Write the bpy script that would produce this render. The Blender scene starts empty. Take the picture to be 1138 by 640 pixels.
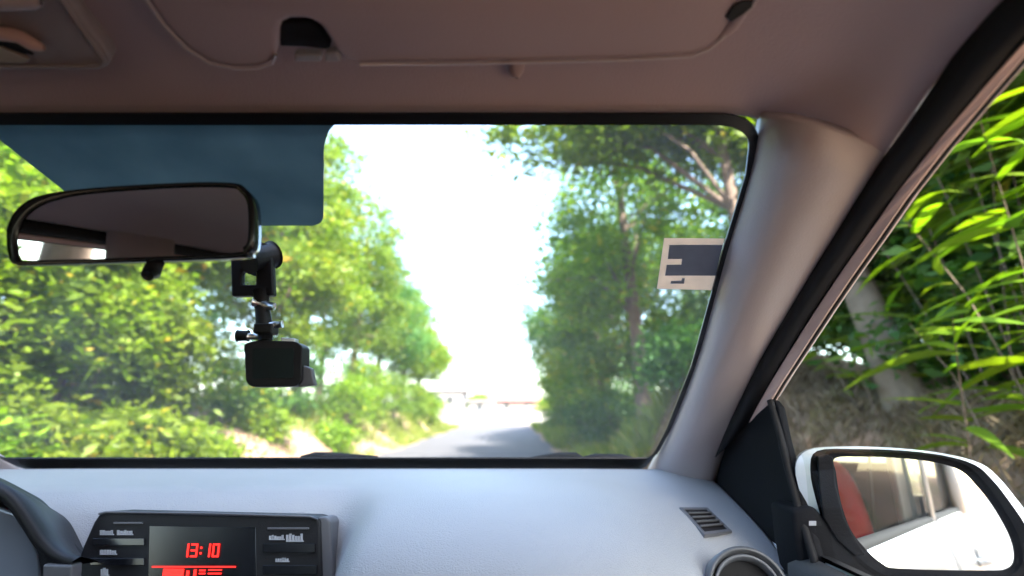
import bpy, math, random
import numpy as np
from mathutils import Vector, Matrix

random.seed(7)
rng = np.random.default_rng(11)
scene = bpy.context.scene
COL = scene.collection

# ------------------------------------------------------------------ camera, sky, sun, exposure
EYE = 1.2
PITCH = math.atan(135 / 632.0)
cam_d = bpy.data.cameras.new('camera')
cam = bpy.data.objects.new('camera', cam_d)
COL.objects.link(cam)
cam.location = (0, 0, EYE)
cam.rotation_euler = (math.pi / 2 + PITCH, 0, 0)
cam_d.sensor_width = 36
cam_d.lens = 20.0
cam_d.clip_start = 0.02
cam_d.clip_end = 3000
cam_d.dof.use_dof = True
cam_d.dof.focus_distance = 0.78
cam_d.dof.aperture_fstop = 2.8
scene.camera = cam

SUN_EL, SUN_AZ = math.radians(45), math.radians(157)
world = bpy.data.worlds.new('World')
scene.world = world
world.use_nodes = True
wn = world.node_tree
sky = wn.nodes.new('ShaderNodeTexSky')
sky.sky_type = 'NISHITA'
sky.sun_disc = False
sky.sun_elevation = SUN_EL
sky.sun_rotation = SUN_AZ
sky.dust_density = 2.0
bg = wn.nodes['Background']
bg.inputs['Strength'].default_value = 0.13
wn.links.new(sky.outputs[0], bg.inputs['Color'])

sun_d = bpy.data.lights.new('sun', 'SUN')
sun_d.energy = 3.4
sun_d.angle = math.radians(0.5)
sun_d.color = (1.0, 0.95, 0.86)
sun = bpy.data.objects.new('sun', sun_d)
COL.objects.link(sun)
sv = Vector((math.sin(SUN_AZ) * math.cos(SUN_EL), math.cos(SUN_AZ) * math.cos(SUN_EL), math.sin(SUN_EL)))
sun.rotation_euler = sv.to_track_quat('Z', 'Y').to_euler()
sun.location = (20, -20, 40)

scene.view_settings.view_transform = 'Standard'
scene.view_settings.look = 'None'
scene.view_settings.exposure = 3.4
scene.view_settings.gamma = 1.0
scene.render.engine = 'CYCLES'
scene.cycles.max_bounces = 10
scene.cycles.diffuse_bounces = 5
scene.cycles.transparent_max_bounces = 16
scene.cycles.use_denoising = True
scene.cycles.caustics_reflective = False
scene.cycles.caustics_refractive = False

# ------------------------------------------------------------------ helpers: rays of the view, meshes, materials
SN, CS = math.sin(PITCH), math.cos(PITCH)


def ray(px, py):
    u = (px - 569) / 632.0
    v = (320 - py) / 632.0
    return Vector((u, CS - v * SN, SN + v * CS))


def PY(px, py, y):
    d = ray(px, py)
    return Vector((0, 0, EYE)) + d * (y / d.y)


def PX(px, py, x):
    d = ray(px, py)
    return Vector((0, 0, EYE)) + d * (x / d.x)


def PP(px, py, point, normal):
    d = ray(px, py)
    o = Vector((0, 0, EYE))
    return o + d * ((Vector(point) - o).dot(normal) / d.dot(normal))


def V(x, y, z):
    """point given with z measured from the eye line"""
    return Vector((x, y, EYE + z))


XC = -0.40                     # centre line of the car


def mirx(p):
    return Vector((2 * XC - p[0], p[1], p[2]))


def link(name, me, parent=None, mats=None, loc=None):
    o = bpy.data.objects.new(name, me)
    COL.objects.link(o)
    if mats is not None and len(me.materials) == 0:
        for m in (mats if isinstance(mats, (list, tuple)) else [mats]):
            me.materials.append(m)
    if loc is not None:
        o.location = loc
    if parent is not None:
        o.parent = parent
        o.matrix_parent_inverse = Matrix.Translation(-Vector(parent.get('_w', (0, 0, 0))))
    return o


def mk(name, verts, faces, mat, parent=None, smooth=False, bevel=0.0, subsurf=0, solid=0.0, seg=3, auto=None):
    me = bpy.data.meshes.new(name)
    me.from_pydata([tuple(v) for v in verts], [], faces)
    me.update()
    if smooth:
        me.polygons.foreach_set('use_smooth', [True] * len(me.polygons))
    o = link(name, me, parent, mat)
    if solid:
        m = o.modifiers.new('solid', 'SOLIDIFY'); m.thickness = solid; m.offset = 0
    if bevel:
        m = o.modifiers.new('bevel', 'BEVEL'); m.width = bevel; m.segments = seg
        m.limit_method = 'ANGLE'; m.angle_limit = math.radians(35)
        if smooth:
            m.harden_normals = False
    if subsurf:
        m = o.modifiers.new('sub', 'SUBSURF'); m.levels = subsurf; m.render_levels = subsurf
    return o


def tag(o, label=None, cat=None, group=None, kind=None):
    if label: o['label'] = label
    if cat: o['category'] = cat
    if group: o['group'] = group
    if kind: o['kind'] = kind
    return o


def empty(name, loc):
    o = bpy.data.objects.new(name, None)
    o.empty_display_size = 0.1
    COL.objects.link(o)
    o.location = loc
    o['_w'] = tuple(loc)
    return o


def loft(rows, close=False):
    n = len(rows[0])
    vs = [p for r in rows for p in r]
    fs = []
    for i in range(len(rows) - 1):
        for j in range(n - 1 + (1 if close else 0)):
            k = (j + 1) % n
            fs.append((i * n + j, i * n + k, (i + 1) * n + k, (i + 1) * n + j))
    return vs, fs


def prism(pts, vec):
    """closed solid from a polygon and an extrusion vector"""
    n = len(pts)
    vs = [Vector(p) for p in pts] + [Vector(p) + Vector(vec) for p in pts]
    fs = [tuple(range(n)), tuple(range(2 * n - 1, n - 1, -1))]
    for i in range(n):
        j = (i + 1) % n
        fs.append((i, i + n, j + n, j))
    return vs, fs


def frame(outer, inner, vec):
    """ring solid between two loops of equal count"""
    n = len(outer)
    vec = Vector(vec)
    vs = [Vector(p) for p in outer] + [Vector(p) for p in inner] + [Vector(p) + vec for p in outer] + [Vector(p) + vec for p in inner]
    fs = []
    for i in range(n):
        j = (i + 1) % n
        fs += [(i, j, n + j, n + i), (2 * n + i, 3 * n + i, 3 * n + j, 2 * n + j),
               (i, 2 * n + i, 2 * n + j, j), (n + i, n + j, 3 * n + j, 3 * n + i)]
    return vs, fs


def boxm(c, sx, sy, sz, rot=None):
    c = Vector(c)
    vs = []
    for z in (-1, 1):
        for (x, y) in ((-1, -1), (1, -1), (1, 1), (-1, 1)):
            p = Vector((x * sx / 2, y * sy / 2, z * sz / 2))
            if rot is not None:
                p = rot @ p
            vs.append(c + p)
    fs = [(3, 2, 1, 0), (4, 5, 6, 7), (0, 1, 5, 4), (1, 2, 6, 5), (2, 3, 7, 6), (3, 0, 4, 7)]
    return vs, fs


def join(*parts):
    vs, fs = [], []
    for v, f in parts:
        b = len(vs)
        vs += list(v)
        fs += [tuple(i + b for i in q) for q in f]
    return vs, fs


def tube(path, radii, n=10, cap=True):
    path = [Vector(p) for p in path]
    if not isinstance(radii, (list, tuple)):
        radii = [radii] * len(path)
    rows = []
    ref = Vector((0.13, 0.21, 0.97))
    for i, p in enumerate(path):
        t = (path[min(i + 1, len(path) - 1)] - path[max(i - 1, 0)]).normalized()
        a = t.cross(ref)
        if a.length < 1e-3:
            a = t.cross(Vector((1, 0, 0)))
        a.normalize()
        b = t.cross(a)
        rows.append([p + (a * math.cos(2 * math.pi * k / n) + b * math.sin(2 * math.pi * k / n)) * radii[i] for k in range(n)])
    vs, fs = loft(rows, close=True)
    if cap:
        fs.append(tuple(range(n)))
        fs.append(tuple(range(len(vs) - 1, len(vs) - n - 1, -1)))
    return vs, fs


def smooth_pts(pts, n=6, closed=False):
    """catmull-rom through points"""
    P = [Vector(p) for p in pts]
    out = []
    m = len(P)
    rngi = range(m) if closed else range(m - 1)
    for i in rngi:
        p0 = P[(i - 1) % m] if closed or i > 0 else P[0]
        p1 = P[i]
        p2 = P[(i + 1) % m]
        p3 = P[(i + 2) % m] if closed or i + 2 < m else P[-1]
        for k in range(n):
            t = k / n
            out.append(0.5 * ((2 * p1) + (p2 - p0) * t + (2 * p0 - 5 * p1 + 4 * p2 - p3) * t * t + (3 * p1 - p0 - 3 * p2 + p3) * t ** 3))
    if not closed:
        out.append(P[-1])
    return out


def round2(pts, r, n=6):
    """rounded corners of a 2-D polygon; r a number or a list"""
    out = []
    m = len(pts)
    for i in range(m):
        p = Vector(pts[i]); a = Vector(pts[i - 1]); b = Vector(pts[(i + 1) % m])
        rr = r[i] if isinstance(r, (list, tuple)) else r
        if rr <= 0:
            out.append(p); continue
        da = (a - p); db = (b - p)
        la = min(rr, da.length * .49); lb = min(rr, db.length * .49)
        s = p + da.normalized() * la; e = p + db.normalized() * lb
        for k in range(n + 1):
            t = k / n
            out.append((1 - t) ** 2 * s + 2 * t * (1 - t) * p + t * t * e)
    return out


def nodes_of(m):
    m.use_nodes = True
    return m.node_tree.nodes, m.node_tree.links, m.node_tree.nodes['Principled BSDF']


def mat(name, col, rough=0.5, metal=0.0, spec=0.5, var=0.08, vscale=8.0, bump=0.0, bscale=200.0, coat=0.0, sheen=0.0):
    m = bpy.data.materials.new(name)
    N, L, P = nodes_of(m)
    P.inputs['Roughness'].default_value = rough
    P.inputs['Metallic'].default_value = metal
    P.inputs['Specular IOR Level'].default_value = spec
    if coat:
        P.inputs['Coat Weight'].default_value = coat
        P.inputs['Coat Roughness'].default_value = 0.05
    if sheen:
        P.inputs['Sheen Weight'].default_value = sheen
    tc = N.new('ShaderNodeTexCoord')
    nz = N.new('ShaderNodeTexNoise')
    nz.inputs['Scale'].default_value = vscale
    nz.inputs['Detail'].default_value = 5
    L.new(tc.outputs['Object'], nz.inputs['Vector'])
    mx = N.new('ShaderNodeMix'); mx.data_type = 'RGBA'
    c = Vector(col)
    mx.inputs[6].default_value = (*(c * (1 - var)), 1)
    mx.inputs[7].default_value = (*(c * (1 + var)), 1)
    L.new(nz.outputs['Fac'], mx.inputs[0])
    L.new(mx.outputs[2], P.inputs['Base Color'])
    if bump:
        n2 = N.new('ShaderNodeTexNoise'); n2.inputs['Scale'].default_value = bscale
        n2.inputs['Detail'].default_value = 3
        L.new(tc.outputs['Object'], n2.inputs['Vector'])
        b = N.new('ShaderNodeBump'); b.inputs['Strength'].default_value = bump
        b.inputs['Distance'].default_value = 0.002
        L.new(n2.outputs['Fac'], b.inputs['Height'])
        L.new(b.outputs[0], P.inputs['Normal'])
    return m


def glass_mat(name, tint=(0.93, 0.96, 0.95), refl=1.0, dust_haze=0.0):
    m = bpy.data.materials.new(name)
    N, L, P = nodes_of(m)
    N.remove(P)
    out = N['Material Output']
    tr = N.new('ShaderNodeBsdfTransparent'); tr.inputs[0].default_value = (*tint, 1)
    gl = N.new('ShaderNodeBsdfGlossy'); gl.inputs['Roughness'].default_value = 0.0
    # Schlick reflectance, the same from both faces of the thin pane
    ge = N.new('ShaderNodeNewGeometry')
    dt = N.new('ShaderNodeVectorMath'); dt.operation = 'DOT_PRODUCT'
    L.new(ge.outputs['Normal'], dt.inputs[0]); L.new(ge.outputs['Incoming'], dt.inputs[1])
    ab = N.new('ShaderNodeMath'); ab.operation = 'ABSOLUTE'; L.new(dt.outputs['Value'], ab.inputs[0])
    om = N.new('ShaderNodeMath'); om.operation = 'SUBTRACT'; om.inputs[0].default_value = 1; L.new(ab.outputs[0], om.inputs[1])
    pw = N.new('ShaderNodeMath'); pw.operation = 'POWER'; pw.inputs[1].default_value = 5; L.new(om.outputs[0], pw.inputs[0])
    fr = N.new('ShaderNodeMath'); fr.operation = 'MULTIPLY_ADD'; fr.inputs[1].default_value = .94; fr.inputs[2].default_value = .06
    L.new(pw.outputs[0], fr.inputs[0])
    mu = N.new('ShaderNodeMath'); mu.operation = 'MULTIPLY'; mu.inputs[1].default_value = refl
    L.new(fr.outputs[0], mu.inputs[0])
    mx = N.new('ShaderNodeMixShader')
    L.new(mu.outputs[0], mx.inputs[0]); L.new(tr.outputs[0], mx.inputs[1]); L.new(gl.outputs[0], mx.inputs[2])
    last = mx.outputs[0]
    if dust_haze:
        # a thin dust film on the pane, set to veil the view in glare haze
        df = N.new('ShaderNodeBsdfTranslucent'); df.inputs[0].default_value = (.8, .78, .74, 1)
        nz = N.new('ShaderNodeTexNoise'); nz.inputs['Scale'].default_value = 9; nz.inputs['Detail'].default_value = 6
        tc = N.new('ShaderNodeTexCoord'); L.new(tc.outputs['Object'], nz.inputs['Vector'])
        m2 = N.new('ShaderNodeMath'); m2.operation = 'MULTIPLY'; m2.inputs[1].default_value = dust_haze
        L.new(nz.outputs['Fac'], m2.inputs[0])
        mx2 = N.new('ShaderNodeMixShader')
        L.new(m2.outputs[0], mx2.inputs[0]); L.new(last, mx2.inputs[1]); L.new(df.outputs[0], mx2.inputs[2])
        last = mx2.outputs[0]
    L.new(last, out.inputs['Surface'])
    return m


def emit_mat(name, col, s):
    m = bpy.data.materials.new(name)
    N, L, P = nodes_of(m)
    P.inputs['Base Color'].default_value = (*[c * .2 for c in col], 1)
    P.inputs['Emission Color'].default_value = (*col, 1)
    P.inputs['Emission Strength'].default_value = s
    return m


def leaf_mat(name, dark, light, trans=0.45, yellow=None):
    m = bpy.data.materials.new(name)
    N, L, P = nodes_of(m)
    out = N['Material Output']
    at = N.new('ShaderNodeAttribute'); at.attribute_name = 'leafvar'
    oi = N.new('ShaderNodeObjectInfo')
    rp = N.new('ShaderNodeValToRGB')
    rp.color_ramp.elements[0].color = (*dark, 1)
    rp.color_ramp.elements[1].color = (*light, 1)
    if yellow:
        rp.color_ramp.elements[1].position = 0.95
        e = rp.color_ramp.elements.new(0.99); e.color = (*yellow, 1)
    L.new(at.outputs['Fac'], rp.inputs[0])
    hs = N.new('ShaderNodeHueSaturation')
    mr = N.new('ShaderNodeMapRange')
    mr.inputs['To Min'].default_value = 0.485; mr.inputs['To Max'].default_value = 0.515
    L.new(oi.outputs['Random'], mr.inputs['Value']); L.new(mr.outputs[0], hs.inputs['Hue'])
    mv = N.new('ShaderNodeMapRange')
    mv.inputs['To Min'].default_value = 0.8; mv.inputs['To Max'].default_value = 1.2
    L.new(oi.outputs['Random'], mv.inputs['Value']); L.new(mv.outputs[0], hs.inputs['Value'])
    L.new(rp.outputs[0], hs.inputs['Color'])
    L.new(hs.outputs[0], P.inputs['Base Color'])
    P.inputs['Roughness'].default_value = 0.5
    P.inputs['Specular IOR Level'].default_value = 0.35
    tl = N.new('ShaderNodeBsdfTranslucent')
    g = N.new('ShaderNodeMix'); g.data_type = 'RGBA'; g.blend_type = 'MULTIPLY'
    g.inputs[0].default_value = 1.0
    L.new(hs.outputs[0], g.inputs[6]); g.inputs[7].default_value = (1.15, 1.3, 0.4, 1)
    L.new(g.outputs[2], tl.inputs[0])
    mx = N.new('ShaderNodeMixShader'); mx.inputs[0].default_value = trans
    L.new(P.outputs[0], mx.inputs[1]); L.new(tl.outputs[0], mx.inputs[2])
    L.new(mx.outputs[0], out.inputs['Surface'])
    return m


def paper_mat(name, col):
    m = bpy.data.materials.new(name)
    N, L, P = nodes_of(m)
    nz = N.new('ShaderNodeTexNoise'); nz.inputs['Scale'].default_value = 60
    tc = N.new('ShaderNodeTexCoord'); L.new(tc.outputs['Object'], nz.inputs['Vector'])
    mx = N.new('ShaderNodeMix'); mx.data_type = 'RGBA'
    mx.inputs[6].default_value = (*[c * .9 for c in col], 1); mx.inputs[7].default_value = (*[c * 1.1 for c in col], 1)
    L.new(nz.outputs['Fac'], mx.inputs[0]); L.new(mx.outputs[2], P.inputs['Base Color'])
    P.inputs['Roughness'].default_value = .7
    tl = N.new('ShaderNodeBsdfTranslucent'); L.new(mx.outputs[2], tl.inputs[0])
    ms = N.new('ShaderNodeMixShader'); ms.inputs[0].default_value = .7
    L.new(P.outputs[0], ms.inputs[1]); L.new(tl.outputs[0], ms.inputs[2]); L.new(ms.outputs[0], N['Material Output'].inputs['Surface'])
    return m


M = {}
M['headliner'] = mat('headliner_fabric', (.41, .322, .335), .9, spec=.2, var=.05, bump=.25, bscale=420, sheen=.2)
M['visor'] = mat('visor_vinyl', (.39, .305, .315), .7, spec=.3, var=.05, bump=.2, bscale=380)
M['console'] = mat('console_plastic', (.30, .26, .26), .5, var=.04, bump=.15, bscale=350)
M['pillar'] = mat('pillar_plastic', (.45, .385, .385), .33, spec=.55, var=.04, bump=.2, bscale=420)
M['doorframe'] = mat('door_frame_trim', (.78, .54, .46), .55, var=.04)
M['dash'] = mat('dash_plastic', (.31, .31, .318), .5, spec=.5, var=.13, vscale=3.5, bump=.6, bscale=520)
M['blackp'] = mat('black_plastic', (.010, .010, .012), .5, spec=.3, var=.1, bump=.2, bscale=400)
M['gloss'] = mat('gloss_black', (.008, .009, .012), .18, var=.1)
M['rubber'] = mat('black_rubber', (.010, .009, .010), .7, spec=.25, var=.1)
M['frit'] = mat('black_frit', (.008, .009, .012), .35, spec=.4)
M['grey'] = mat('grey_button', (.30, .30, .33), .4)
M['midgrey'] = mat('mid_grey_plastic', (.10, .10, .11), .45)
M['silver'] = mat('silver_metal', (.70, .70, .72), .3, metal=1.0)
M['white'] = mat('white_car_paint', (.80, .80, .79), .28, var=.01, coat=.7)
M['carpet'] = mat('dark_carpet', (.035, .033, .033), .95, spec=.1, bump=.6, bscale=600)
M['seat'] = mat('seat_fabric', (.09, .085, .085), .9, spec=.15, bump=.5, bscale=500)
M['red'] = mat('red_cloth', (.85, .008, .010), .75, spec=.2, var=.1)
M['glass'] = glass_mat('windscreen_glass', (.95, .975, .965), .35, .06)
M['side_glass'] = glass_mat('side_window_glass', (.82, .86, .82), 0.25)
M['privacy_glass'] = glass_mat('rear_window_glass', (.30, .34, .33), 0.6)
M['matt'] = mat('matt_black_plastic', (.009, .009, .011), .75, spec=.12, bump=.2, bscale=400)
M['lens'] = mat('cluster_lens', (.16, .18, .22), .16, var=.15)
M['red_led'] = emit_mat('red_display', (1.0, .015, .01), 0.36)
M['cream'] = paper_mat('sticker_paper', (.80, .66, .54))
M['bluegrey'] = paper_mat('sticker_print', (.30, .35, .46))
M['screen'] = mat('screen_glass', (.004, .010, .011), .3, spec=.2, var=.4, vscale=40)

m = bpy.data.materials.new('mirror_silver')
N, L, P = nodes_of(m)
P.inputs['Base Color'].default_value = (.94, .94, .93, 1); P.inputs['Metallic'].default_value = 1; P.inputs['Roughness'].default_value = 0.015
M['mirror'] = m

# tinted film: lets a little blue-green light through
m = bpy.data.materials.new('tinted_film')
N, L, P = nodes_of(m)
P.inputs['Base Color'].default_value = (.14, .17, .18, 1); P.inputs['Roughness'].default_value = .35
tl = N.new('ShaderNodeBsdfTranslucent')
nz = N.new('ShaderNodeTexNoise'); nz.inputs['Scale'].default_value = 16; nz.inputs['Detail'].default_value = 5
rp = N.new('ShaderNodeValToRGB')
rp.color_ramp.elements[0].color = (.085, .13, .145, 1); rp.color_ramp.elements[1].color = (.25, .285, .28, 1)
tc = N.new('ShaderNodeTexCoord')
L.new(tc.outputs['Object'], nz.inputs['Vector']); L.new(nz.outputs['Fac'], rp.inputs[0]); L.new(rp.outputs[0], tl.inputs[0])
tp = N.new('ShaderNodeBsdfTransparent'); tp.inputs[0].default_value = (.012, .024, .028, 1)
a1 = N.new('ShaderNodeAddShader'); L.new(tl.outputs[0], a1.inputs[0]); L.new(tp.outputs[0], a1.inputs[1])
mx = N.new('ShaderNodeMixShader'); mx.inputs[0].default_value = .75
L.new(P.outputs[0], mx.inputs[1]); L.new(a1.outputs[0], mx.inputs[2])
L.new(mx.outputs[0], N['Material Output'].inputs['Surface'])
M['film'] = m

M['leaf_y'] = leaf_mat('leaf_yellow_green', (.09, .155, .010), (.185, .27, .012), .5, (.38, .29, .02))
M['leaf_g'] = leaf_mat('leaf_mid_green', (.06, .125, .014), (.15, .235, .018), .5, (.30, .22, .02))
M['leaf_d'] = leaf_mat('leaf_deep_green', (.035, .095, .026), (.095, .185, .034), .5)
M['grass'] = leaf_mat('grass_blade', (.09, .13, .018), (.20, .22, .035), .4, (.36, .27, .10))
M['dry'] = leaf_mat('dry_brush', (.10, .065, .04), (.26, .19, .125), .2)

# bark
m = mat('bark', (.15, .108, .085), .9, spec=.2, var=.45, vscale=14, bump=1.0, bscale=30)
M['bark'] = m
M['bark_pale'] = mat('pale_bark', (.21, .165, .13), .9, spec=.2, var=.35, vscale=9, bump=1.0, bscale=25)

# soil / ground
m = bpy.data.materials.new('earth')
N, L, P = nodes_of(m)
P.inputs['Roughness'].default_value = .95; P.inputs['Specular IOR Level'].default_value = .15
tc = N.new('ShaderNodeTexCoord')
n1 = N.new('ShaderNodeTexNoise'); n1.inputs['Scale'].default_value = .55; n1.inputs['Detail'].default_value = 7
n2 = N.new('ShaderNodeTexNoise'); n2.inputs['Scale'].default_value = 6; n2.inputs['Detail'].default_value = 8
L.new(tc.outputs['Object'], n1.inputs['Vector']); L.new(tc.outputs['Object'], n2.inputs['Vector'])
r1 = N.new('ShaderNodeValToRGB')
r1.color_ramp.elements[0].position = .33; r1.color_ramp.elements[1].position = .50
r1.color_ramp.elements[0].color = (.13, .13, .04, 1); r1.color_ramp.elements[1].color = (.33, .225, .165, 1)
r2 = N.new('ShaderNodeValToRGB')
r2.color_ramp.elements[0].color = (.45, .42, .40, 1); r2.color_ramp.elements[1].color = (1.25, 1.2, 1.15, 1)
L.new(n1.outputs['Fac'], r1.inputs[0]); L.new(n2.outputs['Fac'], r2.inputs[0])
mm = N.new('ShaderNodeMix'); mm.data_type = 'RGBA'; mm.blend_type = 'MULTIPLY'; mm.inputs[0].default_value = 1
L.new(r1.outputs[0], mm.inputs[6]); L.new(r2.outputs[0], mm.inputs[7]); L.new(mm.outputs[2], P.inputs['Base Color'])
bp = N.new('ShaderNodeBump'); bp.inputs['Strength'].default_value = .9; bp.inputs['Distance'].default_value = .06
L.new(n2.outputs['Fac'], bp.inputs['Height']); L.new(bp.outputs[0], P.inputs['Normal'])
M['earth'] = m

m = mat('asphalt', (.078, .075, .082), .85, spec=.3, var=.22, vscale=1.3, bump=.8, bscale=60)
M['asphalt'] = m
M['plaster'] = mat('white_plaster', (.20, .192, .185), .85, spec=.2, var=.08, vscale=1.2, bump=.3, bscale=20)
M['greygate'] = mat('grey_gate_paint', (.09, .093, .10), .5, var=.1)
M['rooftile'] = mat('red_roof_tile', (.26, .10, .08), .8, var=.2, vscale=3)
M['winpane'] = mat('dark_window_glass', (.03, .035, .04), .1)
M['pink'] = mat('pink_plaster', (.24, .175, .155), .85, var=.08, vscale=1.5)

# ------------------------------------------------------------------ terrain, road
def sm(a, b, x):
    t = np.clip((np.asarray(x, float) - a) / (b - a), 0, 1)
    return t * t * (3 - 2 * t)


_ph = rng.uniform(0, 6.28, (14, 2)); _fr = rng.normal(0, 1, (14, 2))


def wav(x, y, s):
    r = 0
    for i in range(14):
        r = r + np.sin((x * _fr[i, 0] + y * _fr[i, 1]) * s + _ph[i, 0])
    return r / 14 ** .5


def H(x, y):
    x = np.asarray(x, float); y = np.asarray(y, float)
    endf = 1 - sm(34, 40, y)
    back = sm(-120, -30, y)
    dl = -3.75 - x
    hl = (1.05 + .22 * wav(x, y, .6)) * sm(0, 1.5, dl) + .45 * sm(1.5, 7, dl) + .10 * wav(x, y, 2.3) * sm(.1, 1, dl)
    dr = x - 1.75
    near = 1 - sm(8.5, 13.5, y)
    hr = ((1.08 * near + .35) + .15 * wav(x, y, .9)) * sm(0, 1.15, dr) + .55 * sm(1.2, 6, dr) + .09 * wav(x, y, 3.1) * sm(.1, .8, dr)
    far = (1 - sm(14, 60, np.abs(x)))
    return (hl + hr) * endf * back * (.35 + .65 * far)


xs = np.concatenate([-np.geomspace(1500, 16, 14), np.arange(-15, 13.01, .22), np.geomspace(14, 1500, 14)])
ys = np.concatenate([-np.geomspace(1500, 10, 12), np.arange(-9, 44.01, .30), np.geomspace(46, 2500, 16)])
GX, GY = np.meshgrid(xs, ys)
GZ = H(GX, GY)
gv = np.stack([GX, GY, GZ], -1).reshape(-1, 3)
nx = len(xs); ny = len(ys)
idx = np.arange(nx * ny).reshape(ny, nx)
quads = np.stack([idx[:-1, :-1], idx[:-1, 1:], idx[1:, 1:], idx[1:, :-1]], -1).reshape(-1, 4)


def np_mesh(name, verts, quads, smooth=True, attr=None):
    me = bpy.data.meshes.new(name)
    k = quads.shape[1]
    me.vertices.add(len(verts)); me.vertices.foreach_set('co', verts.astype(np.float32).ravel())
    me.loops.add(quads.size); me.loops.foreach_set('vertex_index', quads.astype(np.int32).ravel())
    me.polygons.add(len(quads))
    me.polygons.foreach_set('loop_start', np.arange(0, quads.size, k, dtype=np.int32))
    me.update(calc_edges=True)
    if smooth:
        me.polygons.foreach_set('use_smooth', np.ones(len(quads), bool))
    if attr is not None:
        a = me.attributes.new('leafvar', 'FLOAT', 'POINT')
        a.data.foreach_set('value', attr.astype(np.float32))
    me.validate()
    return me


ground = link('ground', np_mesh('ground', gv, quads), None, M['earth'])
tag(ground, 'earth ground with banks rising on both sides of the road', kind='structure')

# the lane: slightly uneven edges, then the cross street at its end
ry = np.concatenate([np.arange(-60, -8, 4), np.arange(-8, 41.6, .5)])
le = -3.5 + .10 * np.sin(ry * .7) + .07 * np.sin(ry * 2.1 + 1)
re = 1.25 + .09 * np.sin(ry * .9 + 2) + .06 * np.sin(ry * 2.7)
rows = [[Vector((a + (b - a) * t, y, .004 + .035 * math.sin(math.pi * t))) for t in np.linspace(0, 1, 7)] for a, b, y in zip(le, re, ry)]
tag(mk('road', *loft(rows), M['asphalt'], smooth=True), 'grey asphalt lane running straight ahead between the trees', kind='structure')
vs, fs = loft([[Vector((x, y, .008)) for x in (-60, -30, -8, 8, 30, 60)] for y in (41.5, 44.5)])
tag(mk('cross_street', vs, fs, M['asphalt']), 'cross street at the far end of the lane', kind='structure')

# ------------------------------------------------------------------ the car
car = empty('passenger_car', (XC, -0.2, 0))
tag(car, 'white hatchback seen from its front passenger seat with grey dashboard and beige lining', 'car')

# --- windscreen plane
W0 = V(0, .52, .285)
WN = Vector((0, .5064, 1)).normalized()       # outward


def W(px, py, off=0.0):
    return PP(px, py, W0 - WN * off, WN)


def wp(x, y, off=0.0):
    return Vector((x, y, EYE + .285 - .5064 * (y - .52))) - WN * off


tr_ = W(838, 128); br_ = W(712, 514)
tl_ = mirx(tr_); bl_ = mirx(br_)
_re = [W(a, b) for a, b in [(841, 128), (833, 190), (810, 265), (792, 330), (771, 404), (743, 474), (722, 514)]]
_le = [mirx(p) for p in reversed(_re)]
o2 = round2([(p.x, p.y) for p in _re + _le], [.045, 0, 0, 0, 0, 0, .07, .07, 0, 0, 0, 0, 0, .045], 8)


def inset(poly, d):
    n = len(poly); out = []
    c = sum((Vector(p) for p in poly), Vector((0, 0))) / n
    for i in range(n):
        a = Vector(poly[i - 1]); b = Vector(poly[(i + 1) % n])
        t = (b - a).normalized(); nn = Vector((-t.y, t.x))
        if nn.dot(c - Vector(poly[i])) < 0: nn = -nn
        out.append(Vector(poly[i]) + nn * d)
    return out


glass = mk('windscreen', [wp(p.x, p.y) for p in inset(o2, -.01)], [tuple(range(len(o2)))], M['glass'], car)
i2 = inset(o2, .006)
# wider along the bottom
i2 = [Vector((p.x, min(p.y, W(500, 506).y))) for p in i2]
_bot = max(p.y for p in o2)
so = [Vector((p.x, p.y + (.035 if p.y > _bot - .03 else 0))) for p in inset(o2, -.004)]
mk('windscreen_seal', *frame([wp(p.x, p.y, .002) for p in so], [wp(p.x, p.y, .004) for p in i2], WN * -.003), M['frit'], car)

# tinted film on the glass behind the mirror
fpx = [(-30, 130), (400, 130), (370, 137), (360.5, 160), (360, 250), (122, 250)]
fp = [W(a, b, .002) for a, b in fpx]
f2 = round2([(p.x, p.y) for p in fp], [.0, .0, .012, .012, .016, .016], 6)
mk('tinted_film', *prism([wp(p.x, p.y, .003) for p in f2], WN * -.0012), M['film'], car)

# --- headliner (right half columns, mirrored to the left)
def sym(right):
    """right: points from the centre line outwards -> full row left to right"""
    return [mirx(p) for p in reversed(right[1:])] + list(right)


fx = [XC, -.2, -.02, .12, .20]
c4, c5, c6, c7 = PY(835, 127, .523), PY(850, 138, .532), PY(880, 163, .53), PY(910, 178, .52)
c8 = V(.357, .5086, .2335)
front = [V(x, .522, .288) for x in fx] + [c4, c5, c6, c7, c8]
lip = [V(x, .515, .290) for x in fx] + [p + Vector((-.002 + .003 * i, -.008, .004)) for i, p in enumerate([c4, c5, c6, c7])] + [V(.356, .498, .239)]
r2_ = [V(x, .49, .304) for x in fx] + [V(.235, .49, .300), V(.268, .49, .2925), V(.296, .488, .277), V(.318, .480, .259), V(.3545, .468, .252)]
r3_ = [V(x, .44, .327) for x in fx] + [V(.235, .44, .318), V(.27, .44, .311), V(.298, .44, .297), V(.322, .435, .280), V(.3525, .42, .2665)]
r4_ = [V(x, .35, .352) for x in fx] + [V(.235, .35, .340), V(.27, .35, .330), V(.298, .35, .317), V(.322, .35, .301), V(.347, .348, .284)]


def roofrow(y, zc, ze):
    xs_ = fx + [.235, .27, .298, .322, .345]
    out = []
    for x in xs_:
        t = max(0, (x - .12) / .225)
        out.append(V(x, y, zc + (ze - zc) * t ** 2))
    return out


rows_r = [front, lip, r2_, r3_, r4_, roofrow(.15, .372, .296), roofrow(-.2, .38, .300), roofrow(-.9, .372, .292), roofrow(-1.5, .335, .262), roofrow(-1.78, .29, .225)]
mk('headliner', *loft([sym(r) for r in rows_r]), M['headliner'], car, smooth=True, subsurf=2, solid=.004)
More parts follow.
